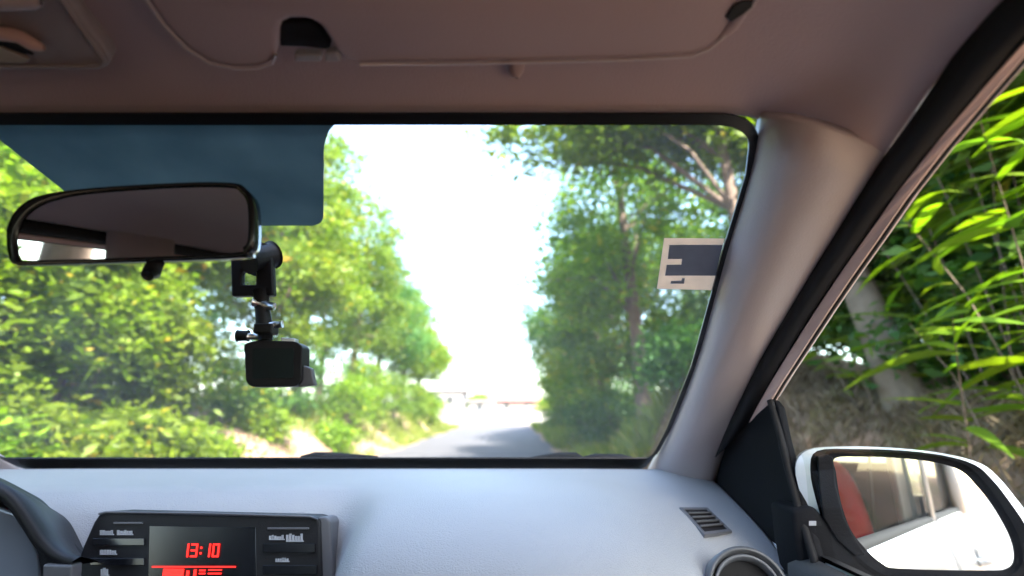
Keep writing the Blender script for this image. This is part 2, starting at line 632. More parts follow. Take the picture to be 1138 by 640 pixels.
# moulded bump in the header
nb = PY(573, 71, .468)
mk('header_bump', *tube([nb + Vector((0, .004, -.012)), nb + Vector((0, .002, -.006)), nb + Vector((0, -.006, .012))], [.003, .008, .011], 12), M['headliner'], car, smooth=True)

# outer roof skin
mk('roof_skin', *loft([[p + Vector((.0, 0, .035)) for p in sym(r)] for r in [[V(x, .525, .262) for x in fx] + [V(.25, .528, .259), V(.29, .535, .248), V(.325, .535, .235), V(.355, .53, .218), V(.385, .525, .205)]] + [[Vector((p.x if i < 5 else p.x + (i - 4) * .012, p.y, p.z)) for i, p in enumerate(r)] for r in rows_r[2:]]]), M['white'], car, smooth=True, subsurf=1)

# --- sun visors
vn = Vector((0, .38, 1)).normalized()
v0 = V(0, .47, .289)
vpx = [(118, -170), (140, -60), (152, -22), (165, 2), (183, 28), (207, 53), (233, 70), (262, 76), (288, 75), (302, 70), (307, 60), (308, 40), (312, 27), (322, 22), (343, 22), (357, 30), (366, 44), (374, 58), (384, 67), (400, 71), (500, 70), (600, 68.5), (700, 66), (768, 62), (788, 54), (802, 42), (816, 28), (836, 6), (850, -18), (862, -60), (870, -170)]
vis = [PP(a, b, v0, vn) for a, b in vpx]
visor = mk('sun_visor', *prism(vis, vn * .018), M['visor'], car, smooth=True, bevel=.008, seg=4)
vl = mk('sun_visor', *prism([mirx(p) for p in reversed(vis)], vn * .015), M['visor'], car, smooth=True, bevel=.005, seg=4)
# stitched rim along the visor edge
rim = [p - vn * .0005 for p in vis[2:-2]]
mk('visor_seam', *tube(rim[:9], .0016, 6), M['pillar'], visor, smooth=True)
mk('visor_seam', *tube(rim[17:27], .0016, 6), M['pillar'], visor, smooth=True)
# hook clip in the notch, its black body standing for the deep shade there
cl = [PP(a, b, v0 + vn * .012, vn) for a, b in [(311, 52), (311, 24), (345, 23), (357, 31), (368, 48), (366, 56), (340, 53)]]
clip = mk('visor_clip_shade', *prism(cl, vn * .012), M['blackp'], car, bevel=.002)
cl = [PP(a, b, v0 - vn * .002, vn) for a, b in [(327, 61), (357, 61), (357, 69), (327, 69)]]
mk('clip_tongue', *prism(cl, vn * .010), M['grey'], clip, bevel=.002)
cl = [PP(a, b, v0 - vn * .002, vn) for a, b in [(361, 60), (374, 58), (379, 69), (361, 69)]]
mk('clip_tongue', *prism(cl, vn * .010), M['grey'], clip, bevel=.002)
# thin black plate standing in for the shaded recess at the right pivot
pv = [PP(a, b, v0 - vn * .0022, vn) for a, b in [(806, 20), (815, 6), (826, 1), (838, 0), (836, 9), (824, 18), (812, 25)]]
piv = mk('pivot_recess_shade', *prism(pv, vn * .002), M['blackp'], car, bevel=.003)
p1, p2 = PP(830, 10, v0, vn), PP(800, 45, v0, vn)
mk('pivot_rod', *tube([p1 + vn * .003, (p1 + p2) / 2 + vn * .001, p2 + vn * .004], [.004, .0055, .004], 10), M['visor'], piv, smooth=True)

# --- overhead lamp console
k0 = V(0, .47, .294)
kp = [PP(a, b, k0, vn) for a, b in [(-150, 79), (108, 79), (118, 76), (122, 68), (118, 58), (66, -12), (40, -60), (10, -150), (-150, -150)]]
cons = mk('lamp_console', *prism(kp, vn * .02), M['console'], car, smooth=True, bevel=.005, seg=4)
rim = [PP(a, b, k0 - vn * .001, vn) for a, b in [(-100, 74), (60, 74), (104, 74), (114, 70), (113, 62), (92, 33), (64, -7), (44, -40)]]
mk('console_rim', *tube(smooth_pts(rim, 4), .0022, 8), M['console'], cons, smooth=True)
sw = [PP(a, b, k0 - vn * .006, vn) for a, b in [(-60, 36), (-8, 37), (8, 38), (22, 41), (36, 49), (50, 54)]]
mk('lamp_switch', *tube(smooth_pts(sw, 4), [.0058] * 17 + [.005, .0042, .003, .002], 10), mat('switch_highlight', (.62, .40, .34), .4), cons, smooth=True)  # pink tone puts the lever's highlight into its colour
sw = [PP(a, b, k0 - vn * .006, vn) for a, b in [(-60, 3), (0, 3), (30, 3), (46, 2)]]
mk('lamp_switch', *tube(smooth_pts(sw, 4), [.006] * 10 + [.005, .004, .002], 10), M['pillar'], cons, smooth=True)
lp_ = [PP(a, b, k0 - vn * .001, vn) for a, b in [(-60, 50), (2, 50), (22, 58), (34, 64), (30, 68), (-60, 68)]]
mk('lamp_lens', *prism(lp_, vn * -.003), mat('lamp_lens_plastic', (.40, .36, .30), .25), cons, bevel=.001)
lp_ = [PP(a, b, k0 - vn * .001, vn) for a, b in [(-60, 42), (12, 43), (26, 50), (38, 60), (26, 58), (4, 50), (-60, 49)]]
mk('switch_slot', *prism(lp_, vn * -.0015), M['blackp'], cons)

# --- A-pillar trims, weatherstrips, door frames
def on(curve, n):
    return smooth_pts(curve, n)


def resample(pts, n):
    pts = [Vector(p) for p in pts]
    d = [0]
    for a, b in zip(pts[:-1], pts[1:]):
        d.append(d[-1] + (b - a).length)
    out = []
    for k in range(n):
        t = d[-1] * k / (n - 1)
        i = 0
        while i < len(d) - 2 and d[i + 1] < t: i += 1
        f = (t - d[i]) / max(1e-9, d[i + 1] - d[i])
        out.append(pts[i].lerp(pts[i + 1], f))
    return out


# edge against the glass
Aed = [W(848, 134, .006), W(837, 190, .006), W(814, 265, .006), W(796, 330, .006), W(775, 404, .006), W(748, 474, .006), W(727, 516, .006), W(705, 556, .006)]
# edge against the weatherstrip
Bpx = [(984, 172, .357), (972, 190, .358), (930, 258, .362), (893, 318, .366), (845, 400, .374), (812, 467, .380), (795, 505, .384), (783, 560, .386)]
Bed = [PX(a, b, x) for a, b, x in Bpx]
NR = 22
Ar, Br = resample(on(Aed, 5), NR), resample(on(Bed, 5), NR)
rows_p = []
for i in range(NR):
    t = i / (NR - 1)
    a, b = Ar[i], Br[i]
    mid = (a + b) / 2 + Vector((-.048, -.068, -.016)) * (1 - .25 * t)
    rows_p.append([a + WN * .012] + [(1 - s) ** 2 * a + 2 * s * (1 - s) * mid + s * s * b for s in np.linspace(0, 1, 9)] + [b + Vector((.02, .01, 0))])
# top of the trim tucks up behind the headliner seam
for side in (1, -1):
    rr = rows_p if side == 1 else [[mirx(p) for p in r] for r in rows_p]
    seamtop = [[p + Vector((0, .006, .012)) for p in rr[0]]] + rr
    mk('pillar_trim', *loft(seamtop), M['pillar'], car, smooth=True, solid=.003)

# weatherstrip: from the pillar foot up along the roof and back
Sl = [PX(795, 508, .383), PX(812, 467, .379), PX(845, 400, .373), PX(893, 318, .365), PX(930, 258, .361), PX(972, 190, .357), PX(1045, 90, .351), PX(1110, 0, .345)] + [V(.344, .15, .292), V(.344, -.2, .297), V(.344, -.9, .288), V(.342, -1.45, .258)]
Sr = [PX(832, 470, .402), PX(846, 443, .400), PX(869, 404, .397), PX(916, 330, .391), PX(962, 264, .386), PX(1015, 190, .381), PX(1084, 110, .375), PX(1146, 33, .370)] + [V(.368, .15, .262), V(.368, -.2, .268), V(.368, -.9, .258), V(.366, -1.45, .228)]
Fr = [PX(858, 447, .410), PX(866, 433, .408), PX(885, 404, .405), PX(935, 328, .399), PX(982, 261, .394), PX(1032, 190, .389), PX(1098, 113, .383), PX(1160, 36, .378)] + [V(.376, .15, .252), V(.376, -.2, .256), V(.376, -.9, .246), V(.374, -1.45, .216)]
NS = 40
sl, sr, fr_ = (resample(on(c, 6), NS) for c in (Sl, Sr, Fr))


def strip(a, b, bulge, n=6):
    rows = []
    for p, q in zip(a, b):
        rows.append([p.lerp(q, s) + Vector(bulge) * math.sin(math.pi * s) for s in np.linspace(0, 1, n)])
    return rows


for side in (1, -1):
    f = (lambda r: r) if side == 1 else (lambda r: [[mirx(p) for p in q] for q in r])
    mk('weatherstrip', *loft(f(strip(sl, sr, (-.008, -.006, -.006)))), M['rubber'], car, smooth=True, solid=.002)
    mk('door_frame', *loft(f([[p - Vector((0, 0, 0)), p.lerp(q, .12) + Vector((-.004, -.003, -.002)), p.lerp(q, .88) + Vector((-.004, -.003, -.002)), q, q + Vector((.008, .004, .002))] for p, q in zip(sr, fr_)])), M['doorframe'], car, smooth=False, solid=.001)
    # thin black glass-run rubber
    mk('glass_run', *loft(f([[q + Vector((-.0025, -.0015, -.001)), q + Vector((.0, .001, -.0022)), q + Vector((.006, .004, .001))] for q in fr_])), M['rubber'], car, smooth=True, solid=.001)

# --- doors: inner panel, sail panel, glass, outer skin
BELT = -.20
# sail panel
spx = [(833, 466), (858, 444), (864, 452), (872, 490), (881, 525), (891, 563), (902, 600), (914, 645), (924, 700), (930, 740), (850, 740), (872, 650), (845, 612), (812, 572), (790, 548), (786, 525), (793, 503)]
sp = [PX(a, b, .400) for a, b in spx]
side_door = []
for side in (1, -1):
    f = (lambda p: p) if side == 1 else mirx
    pts = [f(p) for p in sp]
    mk('sail_panel', *prism(pts, (.012 * side, 0, 0)), M['matt'], car, bevel=.004)
    rb = [f(PX(a, b, .401) + Vector((-.004, 0, 0))) for a, b in [(859, 445), (871, 488), (880, 525), (890, 563), (902, 602), (916, 650), (930, 700)]]
    mk('sail_rubber', *tube(smooth_pts(rb, 4), .0055, 8), M['rubber'], car, smooth=True)
    # front door window
    top = [f(q + Vector((.004, 0, 0))) for q in fr_]
    fy = [q for q in top if q.y > -.42]
    gl = fy + [f(V(.397, -.42, BELT - .02)), f(V(.408, .80, BELT - .02))]
    mk('door_glass', gl, [tuple(range(len(gl)))], M['side_glass'], car)
    ryv = [q for q in top if q.y < -.50]
    gl = ryv + [f(V(.397, -1.36, BELT + .02)), f(V(.397, -.50, BELT - .02))]
    mk('door_glass', gl, [tuple(range(len(gl)))], M['privacy_glass'], car)
    # B-pillar: inner trim and outer painted frame
    s = side
    bp_in = [[f(V(.335, -.36 + dy, .30)), f(V(.345, -.36 + dy, .15)), f(V(.362, -.36 + dy, -.1)), f(V(.372, -.36 + dy * 1.2, -.35)), f(V(.375, -.36 + dy * 1.3, -.8))] for dy in (.05, .02, -.08, -.17, -.20)]
    for j in (1, 2, 3):
        for q in bp_in[j]:
            q.x -= .018 * s
    bt = mk('b_pillar_trim', *loft(bp_in), M['pillar'], car, smooth=True, solid=.004)
    a = f(V(.325, -.42, .10))
    mk('belt_anchor', *tube([a + Vector((-.02 * s, 0, 0)), a + Vector((-.035 * s, 0, 0))], [.022, .02], 14), M['grey'], bt, smooth=True, bevel=.003)
    mk('seat_belt', *loft([[f(V(.325 - .035 - .01 * k, -.42 + .05 * k - .022, .10 - .30 * k)), f(V(.325 - .035 - .01 * k, -.42 + .05 * k + .022, .10 - .30 * k))] for k in (0, .5, 1, 1.5, 2.2)]), M['blackp'], bt, solid=.002)
    mk('b_pillar_skin', *loft([[f(V(.392, -.41, .25)), f(V(.410, -.41, 0)), f(V(.418, -.41, -.21))], [f(V(.395, -.455, .25)), f(V(.413, -.455, 0)), f(V(.421, -.455, -.21))], [f(V(.392, -.50, .25)), f(V(.410, -.50, 0)), f(V(.418, -.50, -.21))]]), M['white'], car, smooth=True, solid=.006)
    # C-pillar and rear quarter
    cp = [[f(V(.385, -1.36, .24)), f(V(.40, -1.36, 0)), f(V(.415, -1.34, -.22))], [f(V(.37, -1.6, .22)), f(V(.395, -1.65, 0)), f(V(.412, -1.7, -.22))], [f(V(.33, -1.82, .20)), f(V(.37, -1.98, 0)), f(V(.39, -2.12, -.22))]]
    mk('c_pillar', *loft(cp), M['white'], car, smooth=True, solid=.03)
    # roof rail outside (painted)
    mk('roof_rail', *loft([[q + Vector((.010 * s, .006, .010)), q + Vector((.018 * s, .006, .020)), q + Vector((.010 * s, .004, .04)), q + Vector((-.012 * s, 0, .055))] for q in top]), M['white'], car, smooth=True, solid=.004)
    # outer skin below the belt
    prof = [(.412, BELT), (.424, BELT - .012), (.445, BELT - .10), (.468, BELT - .20), (.470, BELT - .24), (.462, BELT - .30), (.468, BELT - .45), (.455, BELT - .62), (.43, BELT - .72)]
    def bulge(y):
        return -.10 * sm(.6, 2.1, y) - .05 * sm(1.3, 2.2, -y)
    segs = [('fender', 2.1, .86), ('front_door', .85, -.45), ('rear_door', -.46, -1.34), ('quarter_panel', -1.35, -2.15)]
    for nm, y0, y1 in segs:
        rows = [[f(V(px_ + float(bulge(y)), y, pz_)) for px_, pz_ in prof] for y in np.linspace(y0, y1, 9)]
        o = mk(nm, *loft(rows), M['white'], car, smooth=True, solid=.012)
        if nm.endswith('door'):
            hy = y1 + .17
            hp = [f(V(.466, hy + .09, BELT - .165)), f(V(.492, hy + .06, BELT - .16)), f(V(.495, hy, BELT - .16)), f(V(.490, hy - .06, BELT - .16)), f(V(.464, hy - .08, BELT - .165))]
            mk('door_handle', *tube(smooth_pts(hp, 4), .0125, 10), M['white'], o, smooth=True)
            c = f(V(.459, hy, BELT - .165))
            vs, fs = tube([c, c + Vector((.006 * s, 0, 0))], [.045, .04], 20)
            mk('handle_cup', vs, fs, M['midgrey'], o, smooth=False)
            mk('belt_moulding', *loft([[f(V(.405, y, BELT + .012)), f(V(.420, y, BELT + .010)), f(V(.424, y, BELT - .010)), f(V(.415, y, BELT - .016))] for y in np.linspace(y0, y1, 9)]), M['rubber'], o, smooth=True)
            # inner card
            mk('door_card', *loft([[f(V(.402, y, BELT + .004)), f(V(.375, y, BELT - .005)), f(V(.365, y, BELT - .15)), f(V(.34, y, BELT - .30)), f(V(.36, y, BELT - .36)), f(V(.36, y, BELT - .62))] for y in np.linspace(y0 - .02, y1 + .02, 7)]), M['seat'], o, smooth=True, solid=.006)

# floor, rear hatch, hood, scuttle
mk('floor_pan', *boxm(V((XC), -.35, -.94), 1.56, 3.2, .05), M['carpet'], car)
mk('firewall', *boxm(V(XC, 1.05, -.60), 1.54, .04, .66), M['carpet'], car)
hl_, hr_ = 2 * XC - .33, .33
mk('hatch', *frame([V(hl_ - .03, -1.80, .24), V(hr_ + .03, -1.80, .24), V(hr_ + .06, -2.12, -.25), V(hr_ + .05, -2.14, -.9), V(hl_ - .05, -2.14, -.9), V(hl_ - .06, -2.12, -.25)],
                  [V(hl_ + .08, -1.845, .17), V(hr_ - .08, -1.845, .17), V(hr_ - .06, -2.07, -.16), V(hr_ - .06, -2.071, -.162), V(hl_ + .06, -2.071, -.162), V(hl_ + .06, -2.07, -.16)], (0, -.03, 0)), M['white'], car)
g = [V(hl_ + .08, -1.85, .17), V(hr_ - .08, -1.85, .17), V(hr_ - .06, -2.08, -.16), V(hl_ + .06, -2.08, -.16)]
mk('rear_window', g, [(0, 1, 2, 3)], M['privacy_glass'], car)
hood = []
for y, z in ((1.42, -.20), (1.6, -.225), (1.85, -.27), (2.05, -.33), (2.16, -.42), (2.2, -.55), (2.2, -.85)):
    hood.append([V(XC + (.80 - .05 * max(0, y - 1.5)) * t, y, z - .05 * t * t - .03 * t ** 4) for t in np.linspace(-1, 1, 15)])
mk('hood', *loft(hood), M['white'], car, smooth=True, solid=.01)
mk('scuttle', *loft([[V(XC + .78 * t, y, z) for t in np.linspace(-1, 1, 9)] for y, z in ((1.30, -.135), (1.36, -.165), (1.44, -.21))]), M['blackp'], car, solid=.006)
# wheels
for wx in (.36, 2 * XC - .36):
    for wy in (1.5, -1.35):
        c = Vector((wx, wy, .29))
        d = .10 if wx > 0 else -.10
        ty = mk('wheel', *tube([c - Vector((d, 0, 0)), c - Vector((d * .85, 0, 0)), c + Vector((d * .85, 0, 0)), c + Vector((d, 0, 0))], [.25, .29, .29, .25], 28), M['rubber'], car, smooth=True)
        mk('rim', *tube([c + Vector((d * 1.0, 0, 0)), c + Vector((d * 1.04, 0, 0)), c + Vector((d * .98, 0, 0))], [.20, .19, .05], 24), M['silver'], ty, smooth=True)
# wipers on the outside of the glass
def wiper(pxs):
    pts = [W(a, b, -.012) for a, b in pxs]
    o = mk('wiper', *tube(pts, [.004] + [.007] * (len(pts) - 2) + [.003], 8), M['matt'], car, smooth=True)
    mk('wiper_blade', *tube([p + Vector((0, -.004, -.006)) for p in pts], .003, 6), M['rubber'], o)
wiper([(588, 510), (604, 508.5), (622, 506), (640, 506), (650, 510)])
wiper([(643, 510), (662, 507.5), (690, 508), (706, 510)])
wiper([(335, 508), (350, 505.5), (372, 506), (420, 508)])

# --- dashboard
prof = [(1.34, -.14), (1.30, -.127), (1.22, -.1215), (1.10, -.121), (1.0, -.1245), (.92, -.131), (.85, -.143), (.79, -.160), (.745, -.183), (.715, -.215), (.70, -.26), (.705, -.36), (.73, -.50)]
RE = .372


def dash_z(x, y, z):
    t = float(sm(.12, .37, x)); tl2 = float(sm(.12, .37, 2 * XC - x))
    k = float(np.clip((1.24 - y) / .38, 0, 1.15))
    z -= .30 * (1 - float(sm(.845, .90, y))) * (1 - float(sm(-.262, -.225, x)))
    c = .006 * math.exp(-((x + .12) / .25) ** 2)
    return z - .078 * (t + tl2) * k + c * float(np.clip((1.2 - y) / .3, 0, 1))


def dash_rows():
    rows = []
    for y, z in prof:
        r = []
        for x in np.linspace(2 * XC - .397, .397, 49):
            yy = y
            if y < .9:
                yy = y + .05 * float(sm(.0, .38, x)) + .02 * float(sm(-.1, -.35, x))
            r.append(V(float(x), yy, dash_z(float(x), yy, z)))
        rows.append(r)
    return rows


dash = mk('dashboard', *loft(dash_rows()), M['dash'], car, smooth=True, solid=.004, subsurf=1)
# end cap on the right, down to the door
mk('dash_end', *boxm(V(.378, .95, -.42), .012, .46, .40), M['blackp'], dash, bevel=.004)
# side demister vent with slats
vpx_ = [(755, 566), (786, 566), (814, 593), (783, 597)]
vo = []
for a, b in vpx_:
    d = ray(a, b)
    # meet the dash skin
    best = None
    for y in np.linspace(.7, 1.25, 300):
        p = PY(a, b, float(y))
        zz = np.interp(-float(y), [-q[0] for q in prof], [q[1] for q in prof])
        hz = dash_z(p.x, float(y), float(zz)) + EYE
        if best is None or abs(p.z - hz) < best[0]:
            best = (abs(p.z - hz), p)
    vo.append(best[1] + Vector((0, -.001, .004)))
cen = sum(vo, Vector()) / 4
vnrm = (vo[1] - vo[0]).cross(vo[3] - vo[0]).normalized()
if vnrm.z < 0: vnrm = -vnrm
vin = [cen + (p - cen) * .80 for p in vo]
vent = mk('demister_vent', *frame(vo, vin, vnrm * -.02), M['midgrey'], dash, bevel=.001)
mk('vent_well', [p - vnrm * .001 for p in vin], [(0, 1, 2, 3)], M['rubber'], vent)
for k in range(1, 5):
    t = k / 5
    a, b = vin[0].lerp(vin[3], t), vin[1].lerp(vin[2], t)
    mk('vent_slat', *tube([a + vnrm * .001, b + vnrm * .001], .0018, 6), M['midgrey'], vent)
# round air vent at the dash corner
rc = PY(832, 655, .79)
rn = Vector((-.10, -.90, .42)).normalized()
ra = rn.cross(Vector((0, 0, 1))).normalized(); rb_ = rn.cross(ra)


def circ(c, r, n=40):
    return [c + (ra * math.cos(2 * math.pi * k / n) + rb_ * math.sin(2 * math.pi * k / n)) * r for k in range(n)]


rows = [circ(rc - rn * .09, .055), circ(rc - rn * .03, .054), circ(rc, .052), circ(rc + rn * .005, .049), circ(rc + rn * .005, .046), circ(rc - rn * .003, .044), circ(rc - rn * .006, .042)]
rv = mk('round_vent', *loft(rows, close=True), mat('vent_grey', (.07, .07, .075), .45), dash, smooth=True)
rows = [circ(rc - rn * .008, .0425), circ(rc + rn * .002, .0415), circ(rc + rn * .002, .038), circ(rc - rn * .012, .036)]
mk('vent_bezel', *loft(rows, close=True), M['midgrey'], rv, smooth=True)
mk('vent_bowl', circ(rc - rn * .014, .038), [tuple(range(40))], M['rubber'], rv)
for k in (-1, 0, 1):
    w_ = .032 if k else .036
    mk('vent_blade', *tube([rc - rn * .006 + rb_ * .014 * k - ra * w_, rc - rn * .006 + rb_ * .014 * k + ra * w_], .0022, 6), M['blackp'], rv)

# --- radio unit in its pod
RY = .862
rpx = [(83, 665), (84, 630), (92, 607), (104, 580), (110, 571), (118, 568), (345, 573), (353, 575), (356, 580), (358, 640), (358, 665)]
rn_ = Vector((0, -1, .16)).normalized()
r0 = V(0, RY, -.19)


def RP(a, b, off=0.0):
    return PP(a, b, r0 + rn_ * off, rn_)


radio = mk('radio', *prism([RP(*p) for p in rpx], (0, .16, -.02)), M['blackp'], car, bevel=.004)
sp_ = [RP(*p, -.004) for p in [(354, 574), (362, 574), (367, 579), (370, 640), (370, 665), (355, 665)]]
mk('radio_side_trim', *prism(sp_, (0, .15, -.02)), M['midgrey'], radio, bevel=.003)
lip_ = [RP(*p, .002) for p in [(110, 571), (118, 569), (230, 570.5), (345, 574), (353, 577)]]
mk('radio_edge', *tube(lip_, .0016, 6), M['midgrey'], radio, smooth=True)
mk('radio_screen', *prism([RP(*p, .0012) for p in [(166, 584), (284, 586), (286, 665), (164, 665)]], rn_ * -.002), M['gloss'], radio, bevel=.0006)


def rbtn(x0, y0, x1, y1, m_, nm='radio_button'):
    mk(nm, *prism([RP(x0, y0, .003), RP(x1, y0, .003), RP(x1, y1, .003), RP(x0, y1, .003)], rn_ * -.004), m_, radio, bevel=.0006)


M['label_grey'] = mat('button_legend', (.36, .37, .40), .5)
for a in [(111, 589, 125, 594.5), (130, 589, 147, 594.5), (111, 611, 128, 616.5), (112, 631, 121, 640), (299, 594.5, 315, 600), (318, 593, 336, 602), (306, 619, 322, 624.5)]:
    x0_, y0_, x1_, y1_ = a
    strokes = []
    xx = x0_
    while xx < x1_ - 1:
        ww = random.uniform(1.0, 2.6)
        hh_ = random.choice((1.0, .7, .85))
        strokes.append(prism([RP(xx, y1_ - (y1_ - y0_) * hh_, .003), RP(xx + ww, y1_ - (y1_ - y0_) * hh_, .003), RP(xx + ww, y1_, .003), RP(xx, y1_, .003)], rn_ * -.003))
        strokes.append(prism([RP(xx, y1_ - 1.3, .0029), RP(xx + ww + 1.2, y1_ - 1.3, .0029), RP(xx + ww + 1.2, y1_, .0029), RP(xx, y1_, .0029)], rn_ * -.0028))
        xx += ww + 1.1
    mk('button_legend', *join(*strokes), M['label_grey'], radio)
for a in [(126, 580, 158, 582.2), (297, 586, 343, 588.2)]:
    rbtn(*a, M['midgrey'], 'radio_line')
for a in [(103, 598, 160, 606), (100, 620, 160, 628), (292, 604, 350, 614), (292, 628, 352, 638)]:
    rbtn(*a, M['gloss'], 'radio_button')
# clock 13:10 in seven-segment strokes
SEG = {'1': 'bc', '3': 'abgcd', '0': 'abcdef'}


def segq(x, y, w, h, s, t=1.9):
    hm = y + h / 2
    return {'a': (x, y, x + w, y + t), 'b': (x + w - t, y, x + w, hm), 'c': (x + w - t, hm, x + w, y + h), 'd': (x, y + h - t, x + w, y + h),
            'e': (x, hm, x + t, y + h), 'f': (x, y, x + t, hm), 'g': (x, hm - t / 2, x + w, hm + t / 2)}[s]


def redpart(nm, quads_):
    parts = []
    for (x0, y0, x1, y1) in quads_:
        sk = .12
        parts.append(prism([RP(x0 - (y0 - 604) * sk, y0, .0035), RP(x1 - (y0 - 604) * sk, y0, .0035), RP(x1 - (y1 - 604) * sk, y1, .0035), RP(x0 - (y1 - 604) * sk, y1, .0035)], rn_ * -.0008))
    mk(nm, *join(*parts), M['red_led'], radio)


x = 203
for ch in '13:10':
    if ch == ':':
        redpart('clock_colon', [(x + .6, 607.5, x + 2.6, 609.8), (x + .6, 613.5, x + 2.6, 615.8)]); x += 4.5
    else:
        redpart('clock_digit', [segq(x, 604, 7.6, 15, s) for s in SEG[ch]]); x += 9.8
redpart('display_bar', [(172, 629, 265, 630.6), (185, 632, 208, 640), (211, 634, 214, 641), (219, 632.5, 222, 641), (225, 633, 232, 634.6), (225, 636.5, 232, 638), (235, 632.5, 250, 634), (235, 636.5, 250, 638)])

# --- instrument hood at the far left
arc = [(0, 536), (20, 550), (37, 573), (53, 597), (70, 612), (90, 618)]
IY = .80
right = [V(-.86, IY, -.055), V(-.76, IY, -.066)] + [PY(a, b, IY) for a, b in arc]
XD = -.86


def mird(p):
    return Vector((2 * XD - p.x, p.y, p.z))


def arch(off_in, y, dz=0.0, sc=1.0):
    r = smooth_pts(right, 5)
    pts = []
    for p in r:
        q = Vector((XD + (p.x - XD) * sc - off_in, y, EYE + (p.z - EYE) + dz - off_in))
        pts.append(q)
    full = [mird(p) for p in reversed(pts[1:])] + pts
    return full


rows = [arch(0, 1.02, -.13, .86), arch(0, .92, -.055, .93), arch(0, .84, -.014, .975), arch(0, .80, 0), arch(.004, .792, 0), arch(.011, .795, 0), arch(.015, .82, 0), arch(.02, .88, -.005)]
ins = mk('instrument_hood', *loft(rows), M['blackp'], car, smooth=True)
lens_r = [V(-.86, .825, -.085), V(-.76, .825, -.092)] + [PY(a, b, .825) for a, b in [(0, 564), (20, 571), (33, 592), (42, 616), (45, 640), (45, 690)]]
full = [mird(p) for p in reversed(lens_r[1:])] + lens_r
mk('cluster_lens', *prism(full, (0, .02, 0)), M['lens'], ins, bevel=.004)
fp_ = [PY(a, b, .80) for a, b in [(50, 700), (48, 640), (45, 615), (36, 592), (22, 566), (0, 557)]] + [V(-.86, .80, -.085)]
fo_ = [PY(a, b, .80) for a, b in [(84, 700), (80, 640), (60, 612), (42, 590), (26, 562), (0, 545)]] + [V(-.86, .80, -.066)]
mk('hood_lip', *loft([fo_, fp_]), M['blackp'], ins, smooth=True, solid=.006)
sq = [PY(a, b, .79) for a, b in [(47, 627), (80, 628), (78, 660), (46, 660)]]
mk('trim_panel', *prism(sq, (0, .02, 0)), M['midgrey'], ins, bevel=.003)

# --- rear-view mirror
mo = [(12, 288), (9, 262), (14, 243), (26, 228), (48, 217), (100, 209), (200, 203), (258, 203), (274, 210), (283, 226), (284, 268), (278, 281), (262, 287), (134, 292), (33, 295), (18, 294)]
mn = Vector((-.05, -.985, -.088)).normalized()
m0 = PY(147, 249, .53)
mout = [PP(a, b, m0, mn) for a, b in mo]
mout = smooth_pts(mout, 4, closed=True)
mc = sum(mout, Vector()) / len(mout)


def shrink(pts, c, sx, sz):
    return [c + Vector(((p - c).x * sx, (p - c).y * (sx + sz) / 2, (p - c).z * sz)) for p in pts]


gin = [PP(a, b, m0, mn) for a, b in [(22, 287), (19, 264), (25, 247), (38, 233), (60, 223), (102, 215), (200, 208.5), (254, 208.5), (267, 214), (275, 228), (275.5, 264), (270, 275), (258, 281), (134, 286.5), (44, 289), (30, 290)]]
gin = smooth_pts(gin, 4, closed=True)
back = [p - mn * .03 for p in shrink(mout, mc, .86, .8)]
midb = [p - mn * .016 for p in shrink(mout, mc, .98, .97)]
vs, fs = loft([[p + mn * .0 for p in gin], [p + mn * .0035 for p in shrink(mout, mc, .985, .965)], mout, midb, back], close=True)
n_ = len(mout)
fs.append(tuple(range(len(vs) - n_, len(vs))))
rvm = mk('rearview_mirror', vs, fs, M['gloss'], car, smooth=True)
mk('mirror_glass', [p - mn * .0006 for p in gin], [tuple(range(len(gin)))], M['mirror'], rvm)
bm0 = W(150, 240, .0)
mk('mirror_stalk', *tube([mc - mn * .025, mc - mn * .05, bm0], [.012, .011, .018], 14), M['blackp'], rvm, smooth=True)
kb = PP(165, 296, m0, mn)
mk('dip_lever', *tube([kb + Vector((0, .012, .008)), kb + Vector((0, .006, -.004)), kb + Vector((0, .0, -.009))], [.007, .0085, .006], 12), M['blackp'], rvm, smooth=True)

# --- right door mirror (and its twin)
sm_n = Vector((-.345, -.937, .0497)).normalized()
s0 = PY(1020, 570, .78)


def SP(a, b, off=0.0):
    return PP(a, b, s0 + sm_n * off, sm_n)


gp = [(928, 509), (960, 507.5), (1000, 509), (1040, 514), (1068, 523), (1086, 540), (1102, 560), (1117, 585), (1125, 604), (1127, 622), (1119, 632), (1095, 634), (1000, 632), (980, 626), (962, 610), (945, 588), (934, 556), (929, 525)]
oin = [(918, 502), (960, 502), (1000, 503), (1045, 508), (1076, 518), (1094, 535), (1110, 556), (1126, 582), (1135, 604), (1136, 626), (1124, 640), (1095, 642), (995, 640), (972, 633), (950, 615), (932, 590), (922, 556), (917, 525)]
oout = [(898, 500), (945, 496), (1000, 498), (1050, 504), (1090, 515), (1112, 533), (1130, 555), (1150, 582), (1160, 606), (1160, 636), (1145, 656), (1100, 662), (985, 660), (950, 648), (925, 628), (908, 598), (893, 560), (884, 520)]
G3 = smooth_pts([SP(a, b) for a, b in gp], 4, True)
I3 = smooth_pts([SP(a, b, .008) for a, b in oin], 4, True)
O3 = smooth_pts([SP(a, b, -.012) for a, b in oout], 4, True)
gc = sum(O3, Vector()) / len(O3)


def shr(pts, k, off):
    return [gc + (p - gc) * k - sm_n * off for p in pts]


